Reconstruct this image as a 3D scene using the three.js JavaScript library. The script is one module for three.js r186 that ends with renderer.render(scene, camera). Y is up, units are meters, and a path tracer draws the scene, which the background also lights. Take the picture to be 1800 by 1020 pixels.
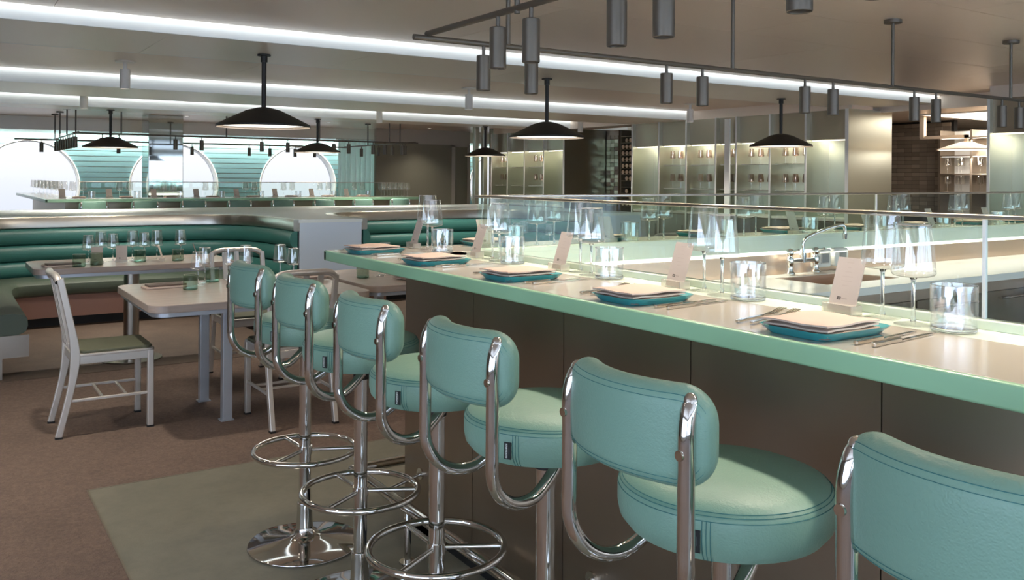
import * as THREE from 'three';
import { RoundedBoxGeometry } from 'three/addons/geometries/RoundedBoxGeometry.js';
import { mergeGeometries, mergeVertices, toCreasedNormals } from 'three/addons/utils/BufferGeometryUtils.js';
import { RectAreaLightUniformsLib } from 'three/addons/lights/RectAreaLightUniformsLib.js';

// ---------------------------------------------------------------- camera, sky, exposure
RectAreaLightUniformsLib.init();
const scene = new THREE.Scene();
const renderer = new THREE.WebGLRenderer({ antialias: true });
renderer.toneMapping = THREE.LinearToneMapping;
renderer.toneMappingExposure = 1.62;
renderer.shadowMap.enabled = true;
const camera = new THREE.PerspectiveCamera(36.63, 1800 / 1020, 0.05, 120);
camera.rotation.order = 'YXZ';
camera.position.set(0, 1.40, 0);
camera.rotation.set(0, -33.369 * Math.PI / 180, 0.3586 * Math.PI / 180);
camera.setViewOffset(1800, 1020, 0, 196.65, 1800, 1020);
camera.updateProjectionMatrix();

const SKY = 3.8;                                   // bright overcast over the sea
{
  const W = 64, Hh = 64, d = new Float32Array(W * Hh * 4);
  for (let j = 0; j < Hh; j++) {
    const el = (j + 0.5) / Hh * Math.PI - Math.PI / 2, s = Math.max(0, Math.sin(el));
    const c = el < 0 ? [0.50, 0.64, 0.86] : [0.66 - 0.30 * s, 0.80 - 0.22 * s, 1.0];
    for (let i = 0; i < W; i++) { const k = (j * W + i) * 4; d[k] = c[0] * SKY; d[k + 1] = c[1] * SKY; d[k + 2] = c[2] * SKY; d[k + 3] = 1; }
  }
  const t = new THREE.DataTexture(d, W, Hh, THREE.RGBAFormat, THREE.FloatType);
  t.mapping = THREE.EquirectangularReflectionMapping; t.magFilter = THREE.LinearFilter; t.needsUpdate = true;
  scene.background = t;
}
const WARM = new THREE.Color(1, 0.84, 0.69), NEUTRAL = new THREE.Color(1, 0.91, 0.80), COOLW = new THREE.Color(1, 0.94, 0.86);
const SPOT_I = 0.72, PENDANT_I = 8.0, DOWN_I = 4.5, LED_I = 6.5, CAB_I = 55.0, COVE_I = 72.0, SLOT_I = 3.6;

// ---------------------------------------------------------------- helpers
let seed = 7;
const rnd = () => { seed = (seed * 1664525 + 1013904223) >>> 0; return seed / 4294967296; };
const rr = (a, b) => a + (b - a) * rnd();
const V3 = (x, y, z) => new THREE.Vector3(x, y, z);
const taken = {};
function numbered(n) { const k = taken[n] = (taken[n] ?? -1) + 1; return k ? `${n}_${String(k).padStart(3, '0')}` : n; }
function mesh(name, geo, m, parent, label) {
  if (Array.isArray(geo)) geo = join(geo);
  const o = new THREE.Mesh(geo, m);
  o.name = parent ? name : numbered(name); o.castShadow = o.receiveShadow = true;
  (parent || scene).add(o);
  if (label) o.userData.label = label;
  return o;
}
function thing(name, label, category, [x, y, z] = [0, 0, 0], turn = 0, group) {
  const o = new THREE.Group(); o.name = numbered(name); scene.add(o);
  o.position.set(x, y, z); o.rotation.y = turn; o.userData = { label, category };
  if (group) o.userData.group = group;
  return o;
}
function tag(o, label, category, group) { o.userData = { label, category }; if (group) o.userData.group = group; return o; }
function struct(name) { const o = new THREE.Group(); o.name = name; o.userData = { kind: 'structure' }; scene.add(o); return o; }
function dup(root, [x, y, z], turn = 0, label, group) {
  const r = root.clone(); r.name = numbered(root.name.replace(/_\d{3}$/, '')); scene.add(r);
  r.userData = { ...root.userData }; r.position.set(x, y, z); r.rotation.y = turn;
  if (label) r.userData.label = label;
  if (group) r.userData.group = group;
  return r;
}
function join(list) {
  const l = list.map(g => { let q = g.index ? g.toNonIndexed() : g; for (const k of Object.keys(q.attributes)) if (!['position', 'normal', 'uv'].includes(k)) q.deleteAttribute(k); return q; });
  return l.length === 1 ? l[0] : mergeGeometries(l);
}
function uvBox(g, s = 1) {                          // uv in metres, projected along the strongest axis of each normal
  g = g.index ? g.toNonIndexed() : g;
  const p = g.attributes.position, n = g.attributes.normal, uv = new Float32Array(p.count * 2);
  for (let i = 0; i < p.count; i += 3) {
    let a = 0, b = 0, c = 0;
    for (let k = 0; k < 3; k++) { a += Math.abs(n.getX(i + k)); b += Math.abs(n.getY(i + k)); c += Math.abs(n.getZ(i + k)); }
    for (let k = 0; k < 3; k++) {
      const x = p.getX(i + k), y = p.getY(i + k), z = p.getZ(i + k);
      const [u, v] = b >= a && b >= c ? [x, z] : a >= c ? [z, y] : [x, y];
      uv[(i + k) * 2] = u * s; uv[(i + k) * 2 + 1] = v * s;
    }
  }
  g.setAttribute('uv', new THREE.BufferAttribute(uv, 2)); return g;
}
const box = (w, h, d, x = 0, y = 0, z = 0) => uvBox(new THREE.BoxGeometry(w, h, d).translate(x, y, z));
const bb = (x0, x1, y0, y1, z0, z1) => box(x1 - x0, y1 - y0, z1 - z0, (x0 + x1) / 2, (y0 + y1) / 2, (z0 + z1) / 2);
const rbox = (w, h, d, r, x = 0, y = 0, z = 0, s = 3) => uvBox(new RoundedBoxGeometry(w, h, d, s, r).translate(x, y, z));
const rb = (x0, x1, y0, y1, z0, z1, r, s = 2) => rbox(x1 - x0, y1 - y0, z1 - z0, r, (x0 + x1) / 2, (y0 + y1) / 2, (z0 + z1) / 2, s);
const cyl = (r1, r2, h, x = 0, y = 0, z = 0, s = 24) => new THREE.CylinderGeometry(r1, r2, h, s).translate(x, y, z);   // centre at y
const lathe = (pts, s = 32) => new THREE.LatheGeometry(pts.map(p => new THREE.Vector2(p[0], p[1])), s);
const tube = (pts, r, seg = 24, rs = 10, closed = false) => new THREE.TubeGeometry(new THREE.CatmullRomCurve3(pts.map(p => V3(...p)), closed, 'centripetal'), seg, r, rs, closed);
function rod(a, b, r, s = 12) {
  const A = V3(...a), B = V3(...b), d = B.clone().sub(A), g = new THREE.CylinderGeometry(r, r, d.length(), s);
  g.applyQuaternion(new THREE.Quaternion().setFromUnitVectors(V3(0, 1, 0), d.clone().normalize())); return g.translate(...A.add(B).multiplyScalar(0.5).toArray());
}
function bar(a, b, w, h) {                          // rectangular bar from a to b
  const A = V3(...a), B = V3(...b), d = B.clone().sub(A), g = new THREE.BoxGeometry(w, d.length(), h);
  g.applyQuaternion(new THREE.Quaternion().setFromUnitVectors(V3(0, 1, 0), d.clone().normalize())); return g.translate(...A.add(B).multiplyScalar(0.5).toArray());
}
function roundRect(x0, x1, y0, y1, r) {
  const s = new THREE.Shape(); s.moveTo(x0 + r, y0); s.lineTo(x1 - r, y0); s.absarc(x1 - r, y0 + r, r, -Math.PI / 2, 0); s.lineTo(x1, y1 - r); s.absarc(x1 - r, y1 - r, r, 0, Math.PI / 2);
  s.lineTo(x0 + r, y1); s.absarc(x0 + r, y1 - r, r, Math.PI / 2, Math.PI); s.lineTo(x0, y0 + r); s.absarc(x0 + r, y0 + r, r, Math.PI, 1.5 * Math.PI); return s;
}
// flat slab: shape drawn in (x, z), lying from y0 to y1
function slab(shape, y0, y1, bevel = 0) {
  const g = new THREE.ExtrudeGeometry(shape, { depth: y1 - y0 - 2 * bevel, bevelEnabled: bevel > 0, bevelSize: bevel, bevelThickness: bevel, bevelOffset: -bevel, bevelSegments: 2, curveSegments: 10 });
  g.rotateX(Math.PI / 2).translate(0, y1 - bevel, 0); return uvBox(g);
}
// sweep a profile of [inward offset, y] along plan points [x, z] (inward is to the left of travel)
function sweep(plan, prof) {
  const pos = [], idx = [], n = prof.length;
  plan.forEach((p, i) => {
    const a = plan[Math.max(0, i - 1)], b = plan[Math.min(plan.length - 1, i + 1)];
    let dx = b[0] - a[0], dz = b[1] - a[1]; const l = Math.hypot(dx, dz); dx /= l; dz /= l;
    for (const q of prof) pos.push(p[0] + dz * q[0], q[1], p[1] - dx * q[0]);
  });
  for (let i = 0; i < plan.length - 1; i++) for (let j = 0; j < n; j++) { const k = (j + 1) % n, a = i * n + j, b = i * n + k, c = a + n, d = b + n; idx.push(a, b, c, b, d, c); }
  for (let j = 1; j < n - 1; j++) { const e = (plan.length - 1) * n; idx.push(0, j + 1, j, e, e + j, e + j + 1); }
  const g = new THREE.BufferGeometry(); g.setAttribute('position', new THREE.Float32BufferAttribute(pos, 3)); g.setIndex(idx);
  return uvBox(toCreasedNormals(g, 0.7));
}

// ---------------------------------------------------------------- textures and materials
function noiseTex(size, fn, srgb) {
  const d = new Uint8Array(size * size * 4);
  for (let y = 0; y < size; y++) for (let x = 0; x < size; x++) { const c = fn(x / size, y / size), k = (y * size + x) * 4; d[k] = c[0] * 255; d[k + 1] = c[1] * 255; d[k + 2] = c[2] * 255; d[k + 3] = 255; }
  const t = new THREE.DataTexture(d, size, size); t.wrapS = t.wrapT = THREE.RepeatWrapping; t.magFilter = THREE.LinearFilter; t.minFilter = THREE.LinearMipmapLinearFilter;
  if (srgb) t.colorSpace = THREE.SRGBColorSpace; t.needsUpdate = true; return t;
}
const hash = (x, y, s) => { let h = (x * 374761393 + y * 668265263 + s * 1442695041) | 0; h = Math.imul(h ^ (h >>> 13), 1274126177); return ((h ^ (h >>> 16)) >>> 0) / 4294967296; };
function vn(u, v, fx, fy, s) {                      // value noise that tiles
  const x = u * fx, y = v * fy, xi = Math.floor(x), yi = Math.floor(y), a = x - xi, b = y - yi, sa = a * a * (3 - 2 * a), sb = b * b * (3 - 2 * b);
  const h = (i, j) => hash(((xi + i) % fx + fx) % fx, ((yi + j) % fy + fy) % fy, s);
  return (h(0, 0) * (1 - sa) + h(1, 0) * sa) * (1 - sb) + (h(0, 1) * (1 - sa) + h(1, 1) * sa) * sb;
}
const rep = (t, a, b) => { const c = t.clone(); c.repeat.set(a, b); c.needsUpdate = true; return c; };
const tCarpet = noiseTex(512, (u, v) => { const n = 0.55 * vn(u, v, 160, 160, 1) + 0.25 * vn(u, v, 60, 60, 2) + 0.2 * vn(u, v, 7, 7, 3), k = 0.80 + 0.28 * n; return [k * 0.475, k * 0.40, k * 0.35]; }, true);
const tTile = noiseTex(512, (u, v) => { const n = 0.4 * vn(u, v, 9, 9, 4) + 0.35 * vn(u, v, 31, 31, 5) + 0.25 * vn(u, v, 120, 120, 6), k = 0.86 + 0.16 * n; return [k * 0.505, k * 0.49, k * 0.425]; }, true);
const tBooth = noiseTex(256, (u, v) => { const n = 0.5 * vn(u, v, 9, 9, 14) + 0.5 * vn(u, v, 90, 90, 15), k = 0.85 + 0.2 * n; return [k * 0.40, k * 0.34, k * 0.29]; }, true);
const tGrain = noiseTex(256, (u, v) => { const n = 0.6 * vn(u, v, 100, 100, 7) + 0.4 * vn(u, v, 40, 40, 8); return [n, n, n]; });
const tBrush = noiseTex(512, (u, v) => { const n = 0.5 * vn(u, v, 3, 240, 9) + 0.3 * vn(u, v, 5, 110, 10) + 0.2 * vn(u, v, 2, 30, 11); return [n, n, n]; });
const tBrushR = noiseTex(256, (u, v) => { const n = 0.92 + 0.08 * (0.6 * vn(u, v, 3, 120, 12) + 0.4 * vn(u, v, 6, 6, 13)); return [n, n, n]; });
const tWood = noiseTex(256, (u, v) => { const n = 0.6 * vn(u, v, 4, 60, 16) + 0.4 * vn(u, v, 8, 128, 17), k = 0.88 + 0.14 * n; return [k * 0.74, k * 0.67, k * 0.615]; }, true);
const S = o => new THREE.MeshStandardMaterial(o), P = o => new THREE.MeshPhysicalMaterial(o);
const M = {
  carpet: S({ map: rep(tCarpet, 0.7, 0.7), roughness: 0.95, bumpMap: rep(tGrain, 3, 3), bumpScale: 0.003 }),
  tile: S({ map: rep(tTile, 0.5, 0.5), roughness: 0.55, bumpMap: rep(tGrain, 4, 4), bumpScale: 0.0004 }),
  boothFloor: S({ map: rep(tBooth, 1, 1), roughness: 0.7 }),
  ceil: S({ color: '#eadacb', metalness: 0.3, roughness: 0.38, roughnessMap: rep(tBrushR, 0.3, 0.3) }),
  ceilWhite: S({ color: '#e9eceb', roughness: 0.5 }),
  ceilCream: S({ color: '#f4eee2', metalness: 0.1, roughness: 0.35 }),
  joint: S({ color: '#5a4f46', roughness: 0.9 }),
  wallBlue: S({ color: '#aadde4', roughness: 0.55 }),
  wallTaupe: S({ color: '#b5ada1', roughness: 0.8 }),
  wallDark: S({ color: '#8a8675', roughness: 0.75 }),
  white: S({ color: '#eef0ee', roughness: 0.45 }),
  paint: S({ color: '#e6e2da', roughness: 0.5 }),
  steel: S({ color: '#b9b3a8', metalness: 1, roughness: 0.30, roughnessMap: rep(tBrushR, 1, 1) }),
  steelDark: S({ color: '#a89b8c', metalness: 1, roughness: 0.38, roughnessMap: rep(tBrushR, 1, 1) }),
  paneDimmed: P({ color: '#8d8278', transmission: 1, thickness: 0, roughness: 0.0, ior: 1.15, side: THREE.DoubleSide }),  // bronze tint added to dim the bright sky behind the round windows
  steelPlain: S({ color: '#b9b3a8', metalness: 1, roughness: 0.28 }),
  steelPink: S({ color: '#d9c0ad', metalness: 0.9, roughness: 0.35 }),
  steelWall: S({ color: '#c6c8ba', metalness: 1, roughness: 0.33, roughnessMap: rep(tBrushR, 1, 1) }),
  chrome: S({ color: '#d8d6d2', metalness: 1, roughness: 0.06 }),
  cutlery: S({ color: '#d9d2c8', metalness: 1, roughness: 0.14 }),
  mirror: S({ color: '#cfd6d2', metalness: 1, roughness: 0.04 }),
  alu: S({ color: '#d6cfc6', metalness: 0.6, roughness: 0.36 }),
  aluLeg: S({ color: '#c6cbd2', metalness: 0.6, roughness: 0.32 }),
  bronze: S({ color: '#6a6359', metalness: 0.55, roughness: 0.42 }),
  black: S({ color: '#171717', roughness: 0.5 }),
  shade: S({ color: '#35322e', metalness: 0.3, roughness: 0.5 }),
  shadeIn: S({ color: '#f1e6d8', roughness: 0.6 }),
  leather: P({ color: '#7da291', roughness: 0.42, bumpMap: rep(tGrain, 6, 6), bumpScale: 0.0005, sheen: 0.1, sheenRoughness: 0.5 }),
  stitch: S({ color: '#3f7c7c', roughness: 0.7 }),
  boothLeather: P({ color: '#3d776f', roughness: 0.40, bumpMap: rep(tGrain, 4, 4), bumpScale: 0.0006 }),
  boothSeat: P({ color: '#4f5a4c', roughness: 0.45, bumpMap: rep(tGrain, 4, 4), bumpScale: 0.0006 }),
  counter: P({ color: '#b9b3a6', roughness: 0.24, clearcoat: 0.4, clearcoatRoughness: 0.12 }),  // warm lamp light on the green slab is put into this beige
  counterEdge: P({ color: '#a4d2ac', roughness: 0.30, clearcoat: 0.4, clearcoatRoughness: 0.15 }),
  counterPale: P({ color: '#e0ecdb', roughness: 0.30 }),  // lightened: LED glow through the translucent glass is put into the colour
  worktop: P({ color: '#f0ebe2', roughness: 0.25 }),
  table: P({ map: rep(tWood, 1, 1), roughness: 0.32, clearcoat: 0.3, clearcoatRoughness: 0.2 }),
  tableWhite: P({ color: '#dfe4e8', roughness: 0.22 }),
  olive: S({ color: '#5f614c', roughness: 0.65 }),
  pink: S({ color: '#b98f80', roughness: 0.5 }),
  teal: P({ color: '#2f97a0', roughness: 0.3, clearcoat: 0.5 }),
  trayIn: S({ color: '#6c5c52', roughness: 0.5 }),
  napkin: S({ color: '#cdb8aa', roughness: 0.9, bumpMap: rep(tGrain, 12, 12), bumpScale: 0.0004 }),
  card: S({ color: '#bfb4aa', roughness: 0.8 }),
  pane: P({ color: '#ffffff', transmission: 1, thickness: 0, roughness: 0.0, ior: 1.5, side: THREE.DoubleSide }),
  paneGreen: P({ color: '#e9f5ee', transmission: 1, thickness: 0, roughness: 0.0, ior: 1.5, side: THREE.DoubleSide }),
  glassThin: P({ color: '#ffffff', transmission: 1, thickness: 0, roughness: 0.0, ior: 2.3, side: THREE.DoubleSide }),
  glass: P({ color: '#ffffff', transmission: 1, thickness: 0.01, roughness: 0.0, ior: 1.5 }),
  greenThin: P({ color: '#e6eee8', transmission: 1, thickness: 0, roughness: 0.0, ior: 1.5, side: THREE.DoubleSide }),
  greenBase: P({ color: '#a9c4b2', transmission: 1, thickness: 0, roughness: 0.05, ior: 1.5 }),
  acrylic: P({ color: '#f4f2ec', transmission: 0.75, thickness: 0, roughness: 0.15, ior: 1.49, side: THREE.DoubleSide }),
  frosted: P({ color: '#dff0e8', transmission: 0.5, thickness: 0, roughness: 0.9, side: THREE.DoubleSide }),
  curtain: P({ color: '#dfeeea', transmission: 0.5, thickness: 0, roughness: 1, side: THREE.DoubleSide }),
  darkTile: S({ color: '#8b7f71', roughness: 0.22 }),
  glassTile: P({ color: '#b9c2a8', roughness: 0.1, metalness: 0.5 }),
  cream: S({ color: '#e2cfb8', roughness: 0.6 }),
  screen: S({ color: '#9a9a98', roughness: 0.3 }),
};
const glow = (c, k) => S({ color: '#ffffff', emissive: c, emissiveIntensity: k, roughness: 0.6 });
const FASC = new THREE.Color(0.90, 0.98, 1.0); M.glowSlot = S({ color: '#ffffff', emissive: FASC, emissiveIntensity: 0.8, roughness: 0.6 });
M.glowWarm = glow(WARM, 1.6); M.glowLed = glow(COOLW, 2.2); M.glowNeutral = glow(NEUTRAL, 2.0); M.glowPend = glow(new THREE.Color(1, 0.9, 0.78), 1.5);
function spot(parent, x, y, z, I, col, angle = 0.6, pen = 0.6, soft = 1.5, tx = 0, tz = 0) {
  const l = new THREE.SpotLight(col, I, 0, angle, pen, 2); l.position.set(x, y, z); l.target.position.set(x + tx, y - 1, z + tz); l.castShadow = true; l.shadow.radius = soft; parent.add(l); parent.add(l.target); return l;
}
function area(parent, x, y, z, w, d, I, col, dir = V3(0, -1, 0)) {
  const l = new THREE.RectAreaLight(col, I, w, d); l.position.set(x, y, z); parent.add(l); l.lookAt(V3(x, y, z).add(dir)); return l;
}

// ---------------------------------------------------------------- room shell
const H1 = 2.43, H2 = 2.34, H3 = 2.30, HB = 2.20, XL = -4.0, XR = 14.2, ZF = 4.4, ZB = -19.0;
{
  const floor = struct('floor');
  mesh('carpet', [bb(XL, XR, -0.06, 0, ZB, -4.28), bb(XL, 0.575, -0.06, 0, -4.28, ZF)], M.carpet, floor);
  mesh('tile_field', bb(0.575, XR, -0.06, 0.001, -4.28, ZF), M.tile, floor);
  mesh('divider_strip', [bb(0.570, XR, -0.01, 0.0022, -4.288, -4.280), bb(0.570, 0.577, -0.01, 0.0022, -4.288, ZF)], M.stripBrass = S({ color: '#7d7464', roughness: 0.5, metalness: 0.4 }), floor);
  mesh('booth_floor', bb(0.0, 7.0, 0.0005, 0.004, -9.6, -6.82), M.boothFloor, floor);

  const ceiling = struct('ceiling');
  const zs = [ZF, -2.9, -3.55, -4.25, -6.07];
  const panel = (x0, x1, y, z0, z1, m, n = 'panel') => mesh(n, bb(x0, x1, y, y + 0.03, z0, z1), m, ceiling);
  // long panels parallel to the beams, each cut in lengths; open joints of a few millimetres between them
  const run = (z0, z1, y, m, len, off) => { for (let x = XL - off; x < XR; x += len) { const a = Math.max(XL, x) + 0.002, b = Math.min(XR, x + len) - 0.002; if (b > a) panel(a, b, y, z0 + 0.002, z1 - 0.002, m); } };
  run(-2.9, ZF, H1, M.ceil, 3.2, 0.4); run(-3.55, -2.9, H1, M.ceil, 3.2, 1.9); run(-4.25, -3.55, H1, M.ceil, 3.2, 0.9);
  run(-6.02, -4.25, H1, M.ceil, 2.6, 0.6);
  run(-9.63, -7.2, H1, M.ceil, 2.6, 1.3); run(-12.55, -11.0, H1, M.ceil, 2.6, 0.4); run(-17.4, -13.3, H1, M.ceil, 2.6, 0.4);
  const beam = (z0, z1, y, fm, um, len) => {         // dropped beam: pale fascia towards both sides, panelled underside
    mesh('beam_fascia', bb(XL, XR, y, H1 + 0.03, z1 - 0.02, z1), fm, ceiling);
    mesh('slot_light_strip', bb(XL, XR, H1 + 0.027, H1 + 0.033, z1 + 0.012, z1 + 0.042), M.glowSlot, ceiling);            // light slot in the ceiling, washing down the fascia
    area(scene, (XL + XR) / 2, H1 + 0.024, z1 + 0.027, XR - XL, 0.03, SLOT_I, FASC, V3(0, -1, 0));
    mesh('beam_fascia', bb(XL, XR, y, H1 + 0.03, z0, z0 + 0.02), fm, ceiling);
    for (let x = XL - 0.7; x < XR; x += len) { const a = Math.max(XL, x) + 0.002, b = Math.min(XR, x + len) - 0.002; mesh('beam_panel', bb(a, b, y, y + 0.02, z0 + 0.022, z1 - 0.022), um, ceiling); }
  };
  beam(-7.2, -6.07, H2, M.ceilWhite, M.ceilCream, 1.5); beam(-11.0, -9.68, H3, M.ceilWhite, M.ceilCream, 2.6); beam(-13.3, -12.6, H3, M.ceilWhite, M.ceilCream, 2.6);
  mesh('soffit', bb(XL, XR, HB, H1 + 0.03, ZB + 0.12, -17.4), M.ceilCream, ceiling);
  mesh('cove_light_strip', bb(XL, XR, H1 - 0.10, H1 - 0.08, ZB + 0.08, ZB + 0.115), M.glowLed, ceiling); area(scene, (XL + XR) / 2, H1 - 0.12, ZB + 0.09, XR - XL, 0.04, COVE_I, COOLW, V3(0, -1, -0.15));
  mesh('deck', bb(XL - 0.3, XR + 0.3, H1 + 0.035, H1 + 0.2, ZB - 0.3, ZF + 0.3), M.joint, ceiling);

  // back wall: blue boards between round windows
  const wb = struct('wall_back'), R = 0.85, CY = 1.20, CX = [-1.15, 1.5, 4.15, 6.8, 9.45, 12.1];
  mesh('wall_core', (() => {
    const s = new THREE.Shape(); s.moveTo(XL, 0); s.lineTo(XR, 0); s.lineTo(XR, H1); s.lineTo(XL, H1);
    for (const c of CX) { const h = new THREE.Path(); h.absarc(c, CY, R + 0.02, 0, Math.PI * 2, true); s.holes.push(h); }
    return uvBox(new THREE.ExtrudeGeometry(s, { depth: 0.22, bevelEnabled: false, curveSegments: 40 }).translate(0, 0, ZB - 0.24));
  })(), M.wallTaupe, wb);
  const bh = 0.105, edges = [[XL, null], ...CX.map((c, i) => [c, i])];
  for (let k = 0; k * bh < H1 - 0.1; k++) {
    const y0 = k * bh + 0.006, y1 = (k + 1) * bh - 0.006;
    for (let i = 0; i <= CX.length; i++) {
      const L = y => i === 0 ? XL : CX[i - 1] + Math.sqrt(Math.max(0, (R + 0.03) ** 2 - (y - CY) ** 2)), Rr = y => i === CX.length ? XR : CX[i] - Math.sqrt(Math.max(0, (R + 0.03) ** 2 - (y - CY) ** 2));
      const s = new THREE.Shape(), n = 4; for (let j = 0; j <= n; j++) { const y = y0 + (y1 - y0) * j / n; j ? s.lineTo(L(y), y) : s.moveTo(L(y), y); } for (let j = n; j >= 0; j--) { const y = y0 + (y1 - y0) * j / n; s.lineTo(Rr(y), y); }
      mesh('board', uvBox(new THREE.ExtrudeGeometry(s, { depth: 0.018, bevelEnabled: false }).translate(0, 0, ZB - 0.02)), M.wallBlue, wb);
    }
  }
  CX.forEach((c, i) => {
    const w = struct('window_' + (i + 1));
    mesh('frame', lathe([[R, -0.25], [R + 0.035, -0.25], [R + 0.035, 0.02], [R, 0.02], [R, -0.25]], 48).rotateX(Math.PI / 2).translate(c, CY, ZB), M.white, w);
    mesh('pane', new THREE.CircleGeometry(R, 48).translate(c, CY, ZB - 0.2), M.paneDimmed, w, 'round pane with a bronze tint added to dim the sky');
  });
  // side walls and the glazed wall behind the viewer
  mesh('panel', [bb(XL - 0.2, XL, 0, H1, ZB, -2.4), bb(XL - 0.2, XL, 0, 0.35, -2.4, ZF), bb(XL - 0.2, XL, 2.25, H1, -2.4, ZF), bb(XL - 0.2, XL, 0.35, 2.25, 4.2, ZF)], M.wallTaupe, struct('wall_left'));
  for (let i = 0; i < 3; i++) {
    const z0 = -2.4 + i * 2.2, z1 = z0 + 2.2, w = struct('window_' + (12 + i));
    mesh('frame', [bb(XL - 0.15, XL, 0.35, 2.25, z0, z0 + 0.06), bb(XL - 0.15, XL, 0.35, 2.25, z1 - 0.06, z1), bb(XL - 0.15, XL, 0.35, 0.41, z0, z1), bb(XL - 0.15, XL, 2.19, 2.25, z0, z1)], M.white, w);
    mesh('pane', bb(XL - 0.091, XL - 0.09, 0.41, 2.19, z0 + 0.06, z1 - 0.06), M.pane, w);
  }
  const wr = struct('wall_right');
  mesh('panel', [bb(XR, XR + 0.2, 0, H1, ZB, ZF), bb(10.0, 10.15, 0, H1, -15.3, -12.8), bb(10.0, 10.15, 0, H1, -10.86, -6.9), bb(10.15, 11.0, 0, H1, -12.9, -12.8), bb(10.15, 11.0, 0, H1, -10.86, -10.76), bb(10.9, 11.0, 0, H1, -12.8, -10.86), bb(10.0, XR, 0, H1, -15.45, -15.3), bb(10.0, 10.15, 0, H1, -5.0, ZF), bb(10.15, XR, 0, H1, -5.0, -4.85)], M.wallTaupe, wr);
  const wf = struct('wall_front');
  mesh('panel', [bb(XL, XR, 0, 0.35, ZF, ZF + 0.2), bb(XL, XR, 2.25, H1, ZF, ZF + 0.2), bb(XL, -3.2, 0.35, 2.25, ZF, ZF + 0.2), bb(8.8, XR, 0.35, 2.25, ZF, ZF + 0.2)], M.wallTaupe, wf);
  for (let i = 0; i < 5; i++) {
    const x0 = -3.2 + i * 2.4, w = struct('window_' + (7 + i));
    mesh('frame', [bb(x0, x0 + 0.06, 0.35, 2.25, ZF, ZF + 0.15), bb(x0 + 2.34, x0 + 2.4, 0.35, 2.25, ZF, ZF + 0.15), bb(x0, x0 + 2.4, 0.35, 0.41, ZF, ZF + 0.15), bb(x0, x0 + 2.4, 2.19, 2.25, ZF, ZF + 0.15)], M.white, w);
    mesh('pane', bb(x0 + 0.06, x0 + 2.34, 0.41, 2.19, ZF + 0.09, ZF + 0.091), M.pane, w);
  }
}

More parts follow.
